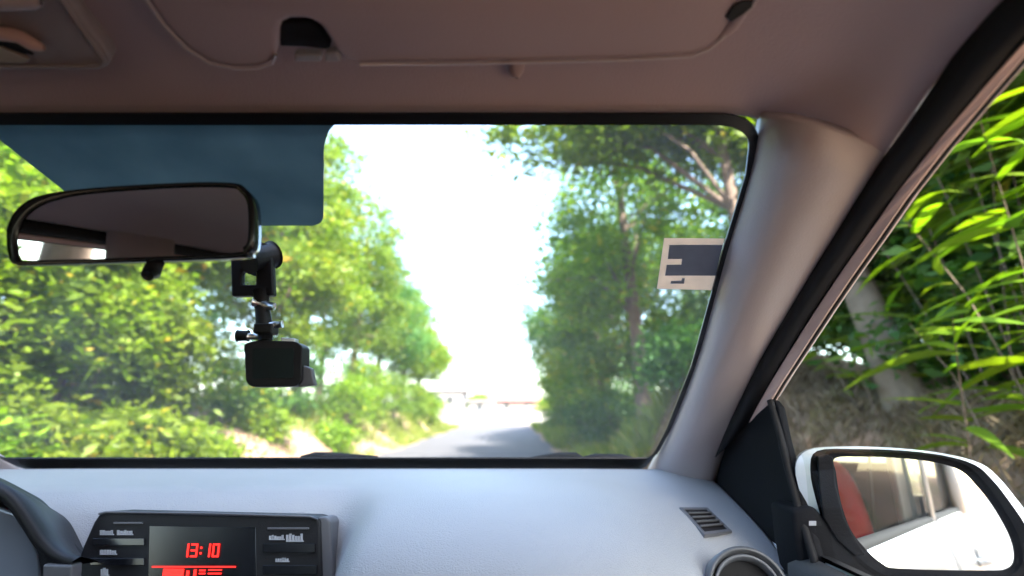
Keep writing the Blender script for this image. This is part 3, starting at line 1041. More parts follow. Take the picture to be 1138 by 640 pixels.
for side in (1, -1):
    f = (lambda L_: L_) if side == 1 else (lambda L_: [mirx(p) for p in L_])
    vs, fs = loft([f(O3), f(shr(O3, 1.0, .03)), f(shr(O3, .92, .07)), f(shr(O3, .72, .10)), f(shr(O3, .35, .118)), f(shr(O3, .02, .12))], close=True)
    smir = mk('door_mirror', vs, fs, M['white'], car, smooth=True)
    mk('mirror_cap_edge', *loft([f(O3), f([a.lerp(b, .5) + sm_n * .001 for a, b in zip(O3, I3)])], close=True), M['white'], smir, smooth=True)
    bez = mk('mirror_bezel', *loft([f([a.lerp(b, .5) + sm_n * .001 for a, b in zip(O3, I3)]), f([a.lerp(b, .5) for a, b in zip(O3, I3)]), f(I3), f([p - sm_n * .006 for p in I3]), f(G3)], close=True), M['matt'], smir, smooth=True)
    gl = [p - sm_n * .001 for p in G3]
    mk('mirror_glass', f(gl), [tuple(range(len(gl)))], M['mirror'], smir)
    # dark inner cheek between the cap and the bezel
    ck = [SP(*p, .0095) for p in [(908, 507), (918, 504), (926, 508), (929, 540), (938, 575), (950, 598), (962, 616), (950, 618), (930, 600), (915, 575), (911, 545)]]
    mk('mirror_cheek', *prism(f(ck), sm_n * -.01 if side == 1 else Vector((-sm_n.x, sm_n.y, sm_n.z)) * -.01), M['matt'], smir, bevel=.002)
    # foot
    ft = [SP(a, b, .006) for a, b in [(880, 566), (905, 562), (925, 585), (955, 625), (985, 645), (985, 680), (900, 680), (885, 610)]]
    foot = mk('mirror_foot', *prism(f(ft), (0, .07, 0)), M['matt'], smir, bevel=.006, smooth=True)
    wt = [SP(a, b, .008) for a, b in [(899, 579), (907, 579), (907, 584), (899, 584)]]
    mk('mirror_mark', *prism(f(wt), sm_n * -.002), M['label_grey'], smir)

# --- seats
def cushion(name, rows, m_, parent):
    vs, fs = loft(rows, close=True)
    n = len(rows[0])
    fs.append(tuple(range(n))); fs.append(tuple(range(len(vs) - 1, len(vs) - n - 1, -1)))
    return mk(name, vs, fs, m_, parent, smooth=True, subsurf=2)


def ring(c, w, t, ax=Vector((1, 0, 0)), ay=Vector((0, 1, 0)), k=.72):
    return [c + ax * (w * x) + ay * (t * y) for x, y in ((-1, -k), (-k, -1), (k, -1), (1, -k), (1, k), (k, 1), (-k, 1), (-1, k))]


def seat_at(cx, fy, hm):
    rows = [ring(V(cx, fy - .06 - .20 * t, -.62 + .58 * t), w, th) for t, w, th in ((0, .20, .06), (.05, .235, .085), (.35, .245, .09), (.7, .22, .08), (.95, .17, .06), (1, .13, .04))]
    s_ = cushion('front_seat', rows, hm, car)
    base = [ring(V(cx, fy + .52 - .58 * t, -.60 - .03 * t), w, th, Vector((1, 0, 0)), Vector((0, 0, 1))) for t, w, th in ((0, .19, .03), (.06, .235, .07), (.5, .245, .08), (1, .235, .08))]
    cushion('seat_cushion', base, M['seat'], s_)
    mk('seat_box', *boxm(V(cx, fy + .22, -.80), .38, .42, .27), M['carpet'], s_, bevel=.02)
    hr = [ring(V(cx, fy - .27, -.055 + .19 * t), w, th) for t, w, th in ((0, .07, .03), (.1, .125, .052), (.5, .14, .06), (.88, .12, .05), (1, .07, .025))]
    cushion('headrest', hr, hm, s_)
    for dx in (-.05, .05):
        mk('headrest_post', *tube([V(cx + dx, fy - .25, -.12), V(cx + dx, fy - .262, -.02)], .006, 8), M['silver'], s_, smooth=True)


seat_at(.07, -.10, M['red'])
seat_at(2 * XC - .07, -.10, M['seat'])
rb2 = [ring(V(XC, -1.12 - .25 * t, -.62 + .60 * t), .66, th) for t, th in ((0, .06), (.1, .09), (.6, .09), (1, .05))]
bench = cushion('rear_bench', rb2, M['seat'], car)
cushion('bench_cushion', [ring(V(XC, -.62 - .5 * t, -.60), .66, th, Vector((1, 0, 0)), Vector((0, 0, 1))) for t, th in ((0, .04), (.1, .09), (1, .09))], M['seat'], bench)

# ------------------------------------------------------------------ things fixed to the windscreen
# dash camera on a suction mount
dc = empty('dash_camera', W(290, 285, .01))
tag(dc, 'small black action camera hanging from a suction mount on the windscreen', 'camera')
suc = W(291, 283, .004)
t1 = Vector((1, 0, 0)); t2 = Vector((0, 1, -.5064)).normalized()


def wcirc(c, r, n=28):
    return [c + (t1 * math.cos(2 * math.pi * k / n) + t2 * math.sin(2 * math.pi * k / n)) * r for k in range(n)]


vs, fs = loft([wcirc(suc, .024), wcirc(suc - WN * .004, .0235), wcirc(suc - WN * .010, .018), wcirc(suc - WN * .024, .015), wcirc(suc - WN * .027, .011)], close=True)
fs.append(tuple(range(len(vs) - 28, len(vs))))
mk('suction_cup', vs, fs, M['rubber'], dc, smooth=True)
DY = .672


def D(a, b, y=DY):
    return PY(a, b, y)


mk('bracket', *frame([D(256, 288), D(302, 284), D(304, 328), D(257, 329)], [D(268, 301), D(284, 301), D(284, 316), D(268, 316)], (0, .012, 0)), M['blackp'], dc, bevel=.0025)
mk('bracket_knuckle', *tube([D(276, 290, .662), D(303, 283, .690)], [.014, .015], 16), M['blackp'], dc, smooth=True, bevel=.003)
mk('mount_arm', *tube([D(290, 322, .676), D(292, 345, .676), D(294, 362, .676), D(295, 378, .676)], [.0095, .0085, .0095, .0085], 14), M['blackp'], dc, smooth=True)
mk('arm_bolt', *tube([D(282, 336, .672), D(305, 341, .672)], [.005, .005], 12), M['silver'], dc, smooth=True)
mk('clamp', *boxm(D(296, 366, .676), .022, .022, .012), M['blackp'], dc, bevel=.002)
mk('clamp_bolt', *tube([D(264, 373, .673), D(276, 373, .673)], [.0065, .0065], 12), M['blackp'], dc, smooth=True, bevel=.001)
mk('clamp_bolt', *tube([D(276, 374, .673), D(290, 374, .673)], [.004, .004], 12), M['silver'], dc, smooth=True)
mk('clamp_bolt', *tube([D(300, 362, .673), D(314, 360, .673)], [.004, .0045], 12), M['silver'], dc, smooth=True)
cb = round2([(271, 382), (284, 378), (328, 379), (336, 384), (335, 424), (329, 429), (279, 430), (273, 424)], 4, 3)
body = mk('camera_body', *prism([D(p.x, p.y, .668) for p in cb], (0, .026, 0)), M['blackp'], dc, bevel=.0025)
sc_ = round2([(281, 387), (327, 387), (326, 420), (281, 421)], 3, 3)
mk('camera_screen', *prism([D(p.x, p.y, .6675) for p in sc_], (0, -.0008, 0)), M['screen'], body)
mk('shutter_button', *prism([D(a, b, .672) for a, b in [(312, 375), (328, 376), (328, 381), (312, 380)]], (0, .012, 0)), M['silver'], body, bevel=.001)
mk('side_latch', *prism([D(a, b, .674) for a, b in [(335, 405), (346, 409), (350, 428), (331, 430), (334, 420)]], (0, .010, 0)), M['midgrey'], body, bevel=.002)

# registration sticker
stk = empty('windscreen_sticker', W(768, 294, .003))
tag(stk, 'cream edged square paper sticker with blue grey print on the windscreen beside the pillar', 'sticker')
q = [W(*p, .0025) for p in [(738, 264.5), (805, 265), (791, 322), (730, 320.5)]]
mk('sticker_sheet', *prism(q, WN * -.0006), M['cream'], stk)
q = [W(*p, .0034) for p in [(744, 272), (803, 272), (795, 306), (739, 306), (741, 294), (757, 294), (758, 287.5), (742, 287.5)]]
mk('sticker_print', *prism(q, WN * -.0004), M['bluegrey'], stk)
q = [W(*p, .0034) for p in [(746, 312), (757, 312), (758, 309), (761, 309), (760, 315), (745, 315)]]
mk('sticker_print', *prism(q, WN * -.0004), M['bluegrey'], stk)

# ------------------------------------------------------------------ vegetation
def leaf_arrays(pts, size, asp=.42, ybias=0.0, droop=0.0):
    n = len(pts)
    d = rng.normal(0, 1, (n, 3)); d[:, 2] = d[:, 2] * .55 - droop
    if ybias:
        d[:, 1] += np.sign(rng.normal(0, 1, n)) * ybias * 1.6
    d /= np.linalg.norm(d, axis=1, keepdims=True)
    r = rng.normal(0, 1, (n, 3)); r[:, 2] += .6
    s = np.cross(d, r); s /= np.linalg.norm(s, axis=1, keepdims=True) + 1e-9
    nr = np.cross(s, d)
    L_ = size * rng.uniform(.6, 1.35, (n, 1)); Wd = L_ * asp * rng.uniform(.8, 1.2, (n, 1))
    base = pts
    tip = pts + d * L_ - nr * L_ * .12
    mid = pts + d * L_ * .45 + nr * L_ * .05
    a = mid + s * Wd * .5; b = mid - s * Wd * .5
    v = np.stack([base, a, tip, b], 1).reshape(-1, 3)
    q = np.arange(4 * n).reshape(n, 4)
    var = np.repeat(rng.uniform(0, 1, n), 4)
    return v, q, var


def crown_points(blobs, nclump, per, clr):
    """blobs: (cx,cy,cz,rx,ry,rz,weight) relative to the tree base; clumps of leaves spread in them"""
    w = np.array([b[6] for b in blobs], float); w /= w.sum()
    cents = []
    for _ in range(nclump):
        b = blobs[rng.choice(len(blobs), p=w)]
        u = rng.normal(0, 1, 3); u /= np.linalg.norm(u)
        r = rng.uniform(.25, 1) ** .5
        cents.append(np.array(b[:3]) + u * r * np.array(b[3:6]))
    cents = np.array(cents)
    k = rng.poisson(per, nclump)
    rep = np.repeat(np.arange(nclump), k)
    sizes = rng.uniform(.6, 1.3, nclump) * clr
    off = rng.normal(0, 1, (len(rep), 3)) * sizes[rep][:, None] * np.array([1, 1, .55])
    off[:, 2] -= .25 * np.hypot(off[:, 0], off[:, 1])
    return cents, cents[rep] + off


def make_tree(name, loc, height, blobs, nclump, per, clr, lsize, lm, bark, trunk_r, lean=(0, 0), ybias=0.0, asp=.42, limbs=14, bend=.25):
    root = empty(name, loc)
    hx, hy = lean
    tp_ = [Vector((hx * t + bend * math.sin(2.5 * t + loc[0]) * t * .6, hy * t + bend * math.cos(3.1 * t + loc[1]) * t * .6, -.25 + (height * .82 + .25) * t)) for t in np.linspace(0, 1, 9)]
    rad = [trunk_r * (1.35 if i == 0 else 1) * (1 - .85 * i / 8) + .015 for i in range(9)]
    parts = [tube(tp_, rad, 9)]
    cents, pts = crown_points(blobs, nclump, per, clr)
    for c in cents[rng.permutation(len(cents))[:limbs]]:
        c = Vector(c)
        zt = max(.25 * height, c.z - rng.uniform(.6, 1.8))
        i = min(range(9), key=lambda k: abs(tp_[k].z - zt))
        s = tp_[i]
        mid = s.lerp(c, .5) + Vector((0, 0, .12 * (c - s).length)) + Vector(rng.normal(0, .12, 3))
        r0_ = min(rad[i] * .5, .05)
        parts.append(tube([s, s.lerp(mid, .6), mid, mid.lerp(c, .6), c], [r0_, r0_ * .8, r0_ * .6, r0_ * .4, .008], 6))
    vs, fs = join(*parts)
    me = bpy.data.meshes.new('trunk'); me.from_pydata([tuple(v) for v in vs], [], fs); me.update()
    me.polygons.foreach_set('use_smooth', [True] * len(me.polygons))
    me.materials.append(bark)
    t_ = bpy.data.objects.new('trunk', me); COL.objects.link(t_); t_.parent = root
    v, q, var = leaf_arrays(pts, lsize, asp, ybias, .15)
    me = np_mesh('crown', v, q, False, var); me.materials.append(lm)
    c_ = bpy.data.objects.new('crown', me); COL.objects.link(c_); c_.parent = root
    return root


def hz(x, y):
    return float(H(x, y))


ORD = ['nearest', 'second', 'third', 'fourth', 'fifth', 'sixth', 'seventh', 'eighth', 'ninth', 'tenth', 'eleventh', 'twelfth']
# left row: x, y, height, crown radius, leaf material
left = [(-6.9, 5.2, 7.2, 1.9, 'leaf_y'), (-6.2, 8.4, 7.6, 2.0, 'leaf_g'), (-7.2, 11.2, 8.6, 2.2, 'leaf_g'), (-6.3, 14.2, 8.2, 2.1, 'leaf_y'), (-6.6, 17.6, 9.4, 2.4, 'leaf_y'), (-6.1, 21.6, 8.8, 2.2, 'leaf_g'), (-6.2, 26.0, 8.0, 2.1, 'leaf_d'), (-5.9, 30.5, 7.6, 2.0, 'leaf_y'), (-5.8, 35, 6.4, 1.8, 'leaf_y')]
desc = {'leaf_y': 'yellow-green', 'leaf_g': 'mid-green', 'leaf_d': 'dark green'}
for i, (x, y, h, r, lm) in enumerate(left):
    bl = [(0.2, 0, h * .55, r, r, h * .26, 1.0), (-.1, .2, h * .8, r * .75, r * .75, h * .2, .55), (.9, -.3, h * .42, r * .75, r * .8, h * .17, .5)]
    t_ = make_tree('roadside_tree', (x, y, hz(x, y) - .05), h, bl, 125, 130, .34, .18 if y < 12 else .16, M[lm], M['bark'], .17, (.3, 0), .35 if y < 9 else 0)
    tag(t_, f'{desc[lm]} tree, {ORD[i]} from the car in the front row left of the lane', 'tree', 'front row of trees left of the lane')
backl = [(-10.5, 6.5, 9.5), (-11.5, 11.5, 10), (-11, 17, 10.5), (-10.5, 23.5, 10), (-10, 30, 9)]
for i, (x, y, h) in enumerate(backl):
    bl = [(0, 0, h * .5, 2.7, 2.7, h * .33, 1.0), (0, 0, h * .8, 2, 2, h * .18, .5)]
    t_ = make_tree('roadside_tree', (x, y, hz(x, y) - .05), h, bl, 95, 100, .45, .24, M['leaf_d' if i % 2 else 'leaf_g'], M['bark'], .2)
    tag(t_, f'tall tree, {ORD[i]} from the car in the back row left of the lane', 'tree', 'back row of trees left of the lane')

# right side
rt = []
h = 7.6
rt.append((make_tree('roadside_tree', (3.3, 7.4, hz(3.3, 7.4) - .05), h, [(-.3, .3, 4.6, 1.7, 1.8, 1.5, 1), (-1.7, .6, 4.2, 1.3, 1.4, .8, .6), (-2.8, 1.2, 3.9, .9, 1.2, .5, .20), (.3, 0, 6.3, 1.5, 1.7, 1.0, .5)], 190, 110, .27, .16, M['leaf_y'], M['bark'], .10, (-.5, .2), .3, limbs=6), 'yellow-green tree right of the lane with branches reaching over the road'))
rt.append((make_tree('roadside_tree', (2.75, 11.8, hz(2.75, 11.8) - .05), 8.4, [(-.2, .4, 4.9, 1.9, 1.8, 1.7, 1), (-.9, .4, 3.4, 1.3, 1.4, .9, .5), (-.1, 0, 6.9, 1.5, 1.5, 1.1, .5)], 135, 120, .33, .15, M['leaf_y'], M['bark'], .17, (-.35, 0)), 'tree right of the lane with a clear brown trunk behind the windscreen sticker'))
for i, (x, y, h, r, lm, ov) in enumerate([(3.6, 16, 8.2, 2.3, 'leaf_g', -1.0), (3.3, 20.5, 8.0, 2.4, 'leaf_d', -1.3), (3.7, 25.5, 7.6, 2.3, 'leaf_y', -1.3), (3.7, 31, 6.8, 2.0, 'leaf_g', -.9), (4.0, 36.5, 5.6, 1.7, 'leaf_y', -.5)]):
    bl = [(ov * .4, 0, h * .52, r, r, h * .27, 1), (ov, 0, h * .45, r * .8, r, h * .2, .6), (0, 0, h * .78, r * .8, r * .8, h * .2, .5), (0, 0, h * .2, r * .8, r, h * .14, .3)]
    rt.append((make_tree('roadside_tree', (x, y, hz(x, y) - .05), h, bl, 125, 130, .36, .165, M[lm], M['bark'], .17, (-.3, 0)), f'{desc[lm]} overhanging tree right of the lane, {ORD[i]} beyond the brown trunked one'))
for i, (x, y, h) in enumerate([(6.6, 6, 8.5), (7.0, 11, 9.5), (7.4, 17, 9.5), (7.5, 24, 9), (6.4, 2.0, 8)]):
    bl = [(0, 0, h * .45, 2.3, 2.6, h * .33, 1.0), (0, 0, h * .8, 1.8, 2, h * .18, .5)]
    rt.append((make_tree('roadside_tree', (x, y, hz(x, y) - .05), h, bl, 120, 110, .42, .22, M['leaf_d' if i != 0 else 'leaf_g'], M['bark'], .2), f'tree in the back row right of the lane, {ORD[i]} of five, dense and deep green'))
for o, lb in rt:
    tag(o, lb, 'tree', 'trees right of the lane')
for i, (x, y, h) in enumerate([(7.6, .2, 9.5), (8.2, -4.2, 9.5)]):  # unseen trees, first put in to shade the car
    bl = [(-.9, 0, h * .62, 2.4, 2.2, h * .16, 1.0), (-.3, 0, h * .8, 2.0, 2, h * .15, .7)]
    t_ = make_tree('roadside_tree', (x, y, hz(x, y) - .05), h, bl, 110, 110, .42, .22, M['leaf_d'], M['bark'], .2)
    tag(t_, f'tall unseen tree added beside the car on the right bank, {ORD[i]} behind the passenger window', 'tree', 'added trees beside the car')
t_ = make_tree('added_shade_tree', (-4.9, -3.8, hz(-4.9, -3.8) - .05), 7.2, [(.6, 0, 4.6, 1.6, 1.8, .8, .8), (2.6, -.2, 4.9, 1.6, 1.7, .75, 1), (4.6, -.3, 5.0, 1.6, 1.7, .7, 1.5), (5.95, -.3, 4.9, 1.15, 1.9, .6, 2.4)], 340, 150, .32, .27, M['leaf_g'], M['bark'], .22, (1.2, 0), limbs=26)  # unseen tree, invented so its crown keeps the sun off the dashboard
tag(t_, 'unseen wide tree added on the left bank behind the car to shade its dashboard', 'tree')
# leaning pale trunk seen through the side window
base = Vector((2.95, 4.2, hz(2.95, 4.2) - .1))
t_ = make_tree('leaning_tree', tuple(base), 4.6, [(-.4, .6, 4.2, 1.2, 1.5, .9, 1), (.8, 0, 3.4, 1.0, 1.6, .9, .8)], 50, 75, .28, .17, M['leaf_g'], M['bark_pale'], .15, (-.35, 1.0), .6, limbs=8, bend=.1)
tag(t_, 'pale leaning trunk on the bank outside the passenger window', 'tree')

# long-leaved plants on the bank outside the passenger window; every leaf its own part
def leaf_mesh(L_, w, arch_):
    n = 5
    vs, fs = [], []
    for i in range(n + 1):
        t = i / n
        ww = w * math.sin(math.pi * min(1, .12 + .88 * t) ** .8) * .5 + .001
        zz = arch_ * L_ * (t * .7 - t * t * 1.1)
        vs += [(-ww, t * L_, zz + .12 * ww), (0, t * L_, zz - .1 * ww), (ww, t * L_, zz + .12 * ww)]
    for i in range(n):
        a = i * 3
        fs += [(a, a + 1, a + 4, a + 3), (a + 1, a + 2, a + 5, a + 4)]
    me = bpy.data.meshes.new('leaf'); me.from_pydata(vs, [], fs); me.update()
    me.polygons.foreach_set('use_smooth', [True] * len(me.polygons))
    return me


LM = []
for k, mname in enumerate(['leaf_y', 'leaf_g', 'leaf_y', 'leaf_y', 'leaf_g']):
    me = leaf_mesh(.36 + .06 * k, .034 + .007 * (k % 3), .15 + .06 * k)
    a = me.attributes.new('leafvar', 'FLOAT', 'POINT'); a.data.foreach_set('value', np.full(len(me.vertices), [.85, .9, .8, .5, .6][k], np.float32))
    me.materials.append(M[mname]); LM.append(me)
plabels = ['low long-leaved plant on the bank just above the door mirror', 'long-leaved plant on the bank outside the window, nearest the door frame', 'tall long-leaved plant with bright leaves in the middle of the passenger window', 'bright long-leaved plant at the right edge of the passenger window', 'long-leaved plant high in the upper corner of the passenger window', 'long-leaved plant low on the bank at the right edge of the window', 'long-leaved plant behind the pale leaning trunk', 'long-leaved plant on the left bank beside the windscreen corner', 'second long-leaved plant on the left bank past the windscreen corner', 'third long-leaved plant on the left bank past the windscreen corner']
pspots = [(2.75, 4.6, .6, 24), (3.2, 5.9, 1.8, 40), (2.75, 3.35, 2.2, 64), (2.5, 2.6, 1.7, 64), (2.9, 3.0, 3.2, 70), (2.4, 2.75, 1.0, 40), (3.75, 5.0, 2.6, 44), (-4.6, 4.9, 1.5, 46), (-4.7, 6.1, 1.7, 46), (-4.7, 7.3, 1.4, 40)]
for (x, y, hh, nl), lb in zip(pspots, plabels):
    root = empty('leafy_plant', (x, y, hz(x, y) - .03))
    tag(root, lb, 'plant', 'long-leaved plants on the banks')
    nst = 4
    stems = []
    parts = []
    sgn = 1 if x < 0 else -1
    for s in range(nst):
        a = Vector((rng.normal(0, .08), rng.normal(0, .12), 0))
        top_ = a + Vector((sgn * rng.uniform(-.1, .45), rng.normal(0, .4), hh * rng.uniform(.7, 1.1)))
        c = a.lerp(top_, .5) + Vector((0, 0, .15))
        stems.append((a, c, top_))
        parts.append(tube([a, c, top_], [.006, .004, .002], 6))
    vs, fs = join(*parts)
    st = mk('stem', vs, fs, M['bark'], None, smooth=True); st.parent = root
    for k in range(nl):
        a, c, top_ = stems[k % nst]
        t = rng.uniform(.2, 1)
        p = (1 - t) ** 2 * a + 2 * t * (1 - t) * c + t * t * top_
        o = bpy.data.objects.new('leaf', LM[int(rng.integers(0, 5))]); COL.objects.link(o)
        o.parent = root; o.location = p
        yaw = rng.normal(0, .28) + (math.pi if rng.random() < .55 else 0)
        o.rotation_euler = (rng.normal(.06, .16), rng.normal(0, .5), yaw)
        s = rng.uniform(.75, 1.35); o.scale = (s, s, s)

# shrubs along both banks
def make_shrub(loc, h, r, lm, lsize, per, ncl, ybias):
    root = empty('bank_shrub', loc)
    cents, pts = crown_points([(0, 0, h * .5, r, r, h * .42, 1)], ncl, per, .2)
    v, q, var = leaf_arrays(pts, lsize, .38, ybias, .05)
    me = np_mesh('foliage', v, q, False, var); me.materials.append(lm)
    o = bpy.data.objects.new('foliage', me); COL.objects.link(o); o.parent = root
    parts = []
    for c in cents[:7]:
        c = Vector(c); parts.append(tube([Vector((0, 0, -.1)), c * .5 + Vector((0, 0, .1)), c], [.022, .015, .006], 6))
    s_ = mk('stem', *join(*parts), M['bark'], None, smooth=True); s_.parent = root
    return root


sh = [(-4.7, 3.4, 2.9, 1.0, 'leaf_y'), (-5.0, 4.9, 3.2, 1.1, 'leaf_y'), (-5.1, 6.4, 3.0, 1.0, 'leaf_y'), (-5.2, 7.8, 2.2, .8, 'leaf_y'), (-5.6, 9.6, 2.4, .9, 'leaf_g'), (-5.4, 11.6, 1.5, .7, 'leaf_g'), (-5.5, 14.2, 2.0, .9, 'leaf_d'), (-4.8, 17.0, 1.8, .8, 'leaf_y'), (-4.9, 19.6, 2.2, .8, 'leaf_y'), (-4.7, 23.0, 2.2, .8, 'leaf_g'), (-4.6, 27.0, 2.0, .8, 'leaf_y'), (-4.6, 31.0, 1.8, .8, 'leaf_y'), (-4.8, 35.0, 1.6, .8, 'leaf_y'), (-4.9, 11.4, .6, .35, 'leaf_y'), (-4.4, 14.2, .6, .4, 'leaf_y'), (-4.35, 4.0, 1.1, .6, 'leaf_y'), (-4.3, 5.2, 1.0, .6, 'leaf_y'), (-4.35, 6.5, 1.0, .6, 'leaf_y'), (-4.3, 7.7, .8, .5, 'leaf_y'), (-4.7, 1.6, 2.2, 1.0, 'leaf_g'), (-4.8, -.2, 2.2, 1.0, 'leaf_g'), (-4.7, -2.0, 2.0, 1.0, 'leaf_g')]
for i, (x, y, h, r, lm) in enumerate(sh):
    o = make_shrub((x, y, hz(x, y) - .05), h, r, M[lm], .135 if y < 9 else .12, 200 if y < 9 else 130, 60 if y < 9 else 30, .9 if y < 9 else .2)
    place = ['in the lower left corner of the windscreen', 'second from the left edge of the windscreen', 'below the inner mirror', 'left of the bare soil patch', 'behind the bare soil patch', 'behind the hanging camera', 'dark, right of the hanging camera', 'before the bend of the left verge', 'seventh last on the left verge', 'sixth last on the left verge', 'fifth last on the left verge', 'next to last on the left verge', 'last before the cross street on the left', 'small, on the soil below the camera', 'small, on the left verge slope past the soil', 'low, at the roadside in the windscreen corner', 'low, second along the roadside from the windscreen corner', 'low, third along the roadside from the windscreen corner', 'low, at the roadside just before the soil patch', 'beside the driver window, foremost of three', 'beside the driver window, middle of three', 'beside the driver window, rearmost of three'][i]
    tag(o, f'{desc[lm]} shrub on the left bank, {place}', 'shrub', 'shrubs on the left bank')
shr_ = [(2.7, 15.0, 1.6, .8, 'leaf_d'), (2.6, 18.0, 1.7, .8, 'leaf_d'), (2.6, 21.5, 1.8, .8, 'leaf_d'), (2.6, 25.5, 1.8, .8, 'leaf_g'), (2.5, 30, 1.8, .8, 'leaf_g'), (2.6, 34.5, 1.8, .8, 'leaf_y'), (2.9, 9.4, 1.3, .7, 'leaf_d'), (3.6, 3.9, 2.6, 1.0, 'leaf_d'), (3.5, 2.6, 3.2, 1.0, 'leaf_g'), (3.9, 5.4, 3.0, 1.1, 'leaf_d')]
place = ['first past the brown trunk', 'second past the brown trunk', 'third past the brown trunk', 'fourth past the brown trunk', 'fifth past the brown trunk', 'last before the cross street', 'beside the windscreen pillar', 'behind the leafy plants in the passenger window', 'at the right edge of the passenger window', 'behind the leaning trunk in the passenger window']
for (x, y, h, r, lm), pl in zip(shr_, place):
    o = make_shrub((x, y, hz(x, y) - .05), h, r, M[lm], .14 if y < 9 else .12, 180 if y < 9 else 130, 50 if y < 9 else 30, .9 if y < 9 else .2)
    tag(o, f'{desc[lm]} shrub on the right bank, {pl}', 'shrub', 'shrubs on the right bank')


# grass on the verges and banks, dry brush on the cutting
def blades(n, xr, yr, hgt, wid, m_, name, label, dens=None, ylean=0.0):
    x = rng.uniform(*xr, n); y = rng.uniform(*yr, n)
    if dens is not None:
        k = rng.random(n) < dens(x, y); x, y = x[k], y[k]
    n = len(x)
    z = H(x, y) - .01
    h = hgt * rng.uniform(.4, 1.3, n)
    a = rng.uniform(0, 2 * math.pi, n)
    lx, ly = rng.normal(0, .35, n) * h, (rng.normal(0, .35, n) + np.sign(rng.normal(0, 1, n)) * ylean) * h
    w = wid * rng.uniform(.6, 1.4, n)
    b0 = np.stack([x - np.cos(a) * w, y - np.sin(a) * w, z], 1); b1 = np.stack([x + np.cos(a) * w, y + np.sin(a) * w, z], 1)
    m0_ = np.stack([x + lx * .4 + np.cos(a) * w * .7, y + ly * .4 + np.sin(a) * w * .7, z + h * .6], 1)
    tp_ = np.stack([x + lx, y + ly, z + h], 1)
    v = np.stack([b0, b1, m0_, tp_], 1).reshape(-1, 3)
    q = np.arange(4 * n).reshape(n, 4)
    me = np_mesh(name, v, q, False, np.repeat(rng.uniform(0, 1, n), 4))
    return tag(link(name, me, None, m_), label, kind='stuff')


patch = lambda x, y: np.clip(.62 + .75 * wav(x + 3, y, 1.5), .0, 1)
soilgap = lambda x, y: patch(x, y) * (1 - .95 * np.exp(-((y - 11) / 2.6) ** 2) * (x < -3.85)) * np.where(y < 8.3, .9, 1) * np.where((y > 8) & (y < 15), .6, 1)
tag(blades(46000, (-6.5, -3.55), (2, 40), .26, .010, M['grass'], 'verge_grass', 'yellow-green grass covering the left verge and bank', soilgap, .2), cat='grass')
tag(blades(44000, (1.35, 3.4), (9.5, 40), .36, .010, M['grass'], 'verge_grass', 'light green grass along the right verge', patch), cat='grass')
tag(blades(26000, (1.8, 3.8), (1.2, 9.5), .10, .004, M['dry'], 'dry_brush', 'brown dry brush on the earth bank outside the passenger window', None, .9), cat='brush')

# ------------------------------------------------------------------ far end of the lane: wall, gate, houses
def wallbox(name, x0, x1, y, h, t, m_, parent):
    return mk(name, *boxm(((x0 + x1) / 2, y, h / 2), x1 - x0, t, h), m_, parent, bevel=.02)


bw = empty('boundary_wall', (-1.0, 45.5, 0))
tag(bw, 'low white boundary wall closing the view at the end of the lane', 'wall')
wallbox('wall_section', -14, -3.0, 45.5, 1.25, .2, M['plaster'], bw)
wallbox('wall_section', -.9, 1.2, 45.5, 1.3, .2, M['plaster'], bw)
wallbox('wall_section', 1.2, 9, 45.5, 1.05, .2, M['plaster'], bw)
for x in (-3.1, -.8, 1.3):
    wallbox('wall_post', x - .17, x + .17, 45.45, 1.55, .34, M['plaster'], bw)
mk('wall_coping', *boxm((.3, 45.5, 1.34), 2.0, .3, .08), M['greygate'], bw)
gt = empty('metal_gate', (-1.95, 45.5, 0))
tag(gt, 'grey metal gate between the white posts at the end of the lane', 'gate')
for k in range(2):
    x0 = -2.9 + k * .98
    mk('gate_leaf', *boxm((x0 + .47, 45.5, .68), .94, .05, 1.2), M['greygate'], gt, bevel=.01)
    for j in range(4):
        mk('gate_bar', *boxm((x0 + .12 + j * .235, 45.46, .68), .04, .03, 1.1), M['midgrey'], gt)


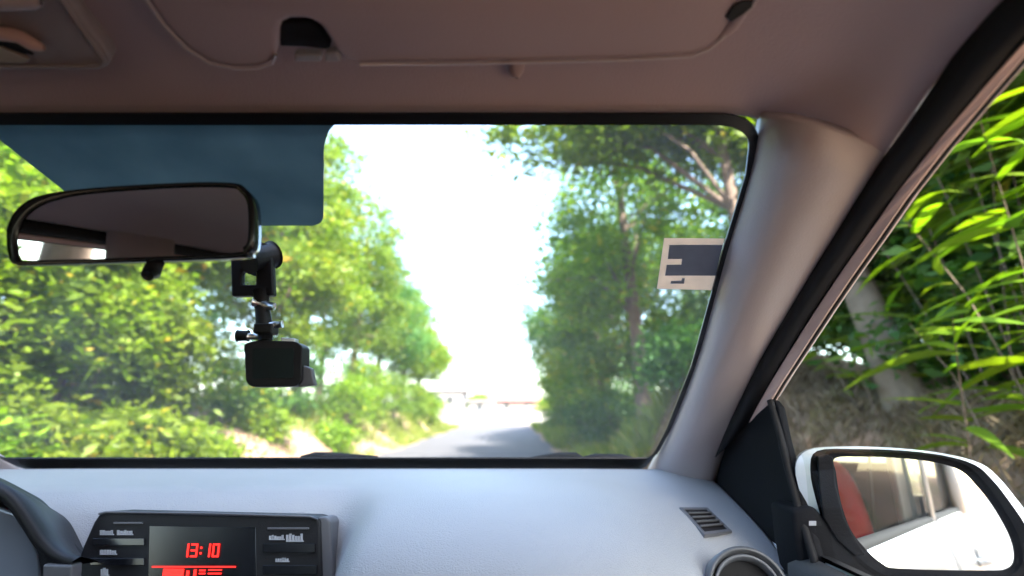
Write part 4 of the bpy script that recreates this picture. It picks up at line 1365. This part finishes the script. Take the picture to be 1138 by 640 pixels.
def house(name, x0, x1, y0, y1, h, wm, label, roof=None, rh=1.0, wins=()):
    e = empty(name, ((x0 + x1) / 2, y0, 0)); tag(e, label, 'house')
    mk('wall', *boxm(((x0 + x1) / 2, (y0 + y1) / 2, h / 2), x1 - x0, y1 - y0, h), wm, e, bevel=.02)
    if roof:
        o = .35
        vs = [(x0 - o, y0 - o, h + .003), (x1 + o, y0 - o, h + .003), (x1 + o, y1 + o, h + .003), (x0 - o, y1 + o, h + .003), (x0 + (x1 - x0) * .25, (y0 + y1) / 2, h + rh), (x1 - (x1 - x0) * .25, (y0 + y1) / 2, h + rh)]
        mk('roof', vs, [(3, 2, 1, 0), (0, 1, 5, 4), (1, 2, 5), (2, 3, 4, 5), (3, 0, 4)], roof, e)
    else:
        mk('roof', *boxm(((x0 + x1) / 2, (y0 + y1) / 2, h + .08), x1 - x0 + .5, y1 - y0 + .5, .16), M['plaster'], e)
    for (wx, wz, ww, wh) in wins:
        f_ = mk('window', *frame([(wx - ww / 2 - .08, y0 - .04, wz - wh / 2 - .08), (wx + ww / 2 + .08, y0 - .04, wz - wh / 2 - .08), (wx + ww / 2 + .08, y0 - .04, wz + wh / 2 + .08), (wx - ww / 2 - .08, y0 - .04, wz + wh / 2 + .08)],
                                 [(wx - ww / 2, y0 - .04, wz - wh / 2), (wx + ww / 2, y0 - .04, wz - wh / 2), (wx + ww / 2, y0 - .04, wz + wh / 2), (wx - ww / 2, y0 - .04, wz + wh / 2)], (0, .1, 0)), M['plaster'], e)
        mk('pane', *boxm((wx, y0 - .008, wz), ww, .012, wh), M['winpane'], f_)


house('white_house', -8.4, -4.3, 50, 56, 2.75, M['plaster'], 'white flat-roofed house with dark windows behind the wall on the left', None, 0, [(-7.4, 2.05, .55, .55), (-6.35, 2.0, .7, .6), (-5.35, 2.0, .6, .6)])
house('red_roof_house', -1.6, 3.0, 58, 65, 2.0, M['pink'], 'pale house with a reddish hipped roof beyond the boundary wall', M['rooftile'], 1.1, [(-.6, 1.5, .6, .6), (1.6, 1.5, .6, .6)])
house('small_outbuilding', -4.0, -1.9, 54, 57, 1.9, M['plaster'], 'small white outbuilding between the two houses', None, 0, [(-3.0, 1.4, .5, .5)])
for i, (x, y, h, r, lb) in enumerate([(-3.6, 62, 3.2, 1.5, 'pale green tree top between the far houses'), (3.4, 52, 2.5, 1.1, 'small yellow-green tree right of the red roofed house'), (2.9, 47.5, 1.8, .7, 'round bush in front of the wall on the far right'), (-12, 60, 5.5, 2.6, 'tree behind the white house on the far left')]):
    t_ = make_tree('garden_tree', (x, y, -.02), h, [(0, 0, h * .68, r, r, h * .3, 1)], 30, 80, .3, .2, M['leaf_y'], M['bark'], .1, limbs=5)
    tag(t_, lb, 'tree', 'garden trees at the end of the lane')
for k, x in enumerate((-40, -28, -18, 14, 24, 38)):
    t_ = make_tree('distant_tree', (x, 66 + 4 * (k % 2), -.05), 8, [(0, 0, 4.5, 4, 4, 3, 1)], 40, 90, .7, .4, M['leaf_d'], M['bark'], .2, limbs=5)
    tag(t_, f'distant dark tree, {ORD[k]} from the left beyond the cross street', 'tree', 'distant trees beyond the cross street')

for o in bpy.data.objects:
    if '_w' in o: del o['_w']
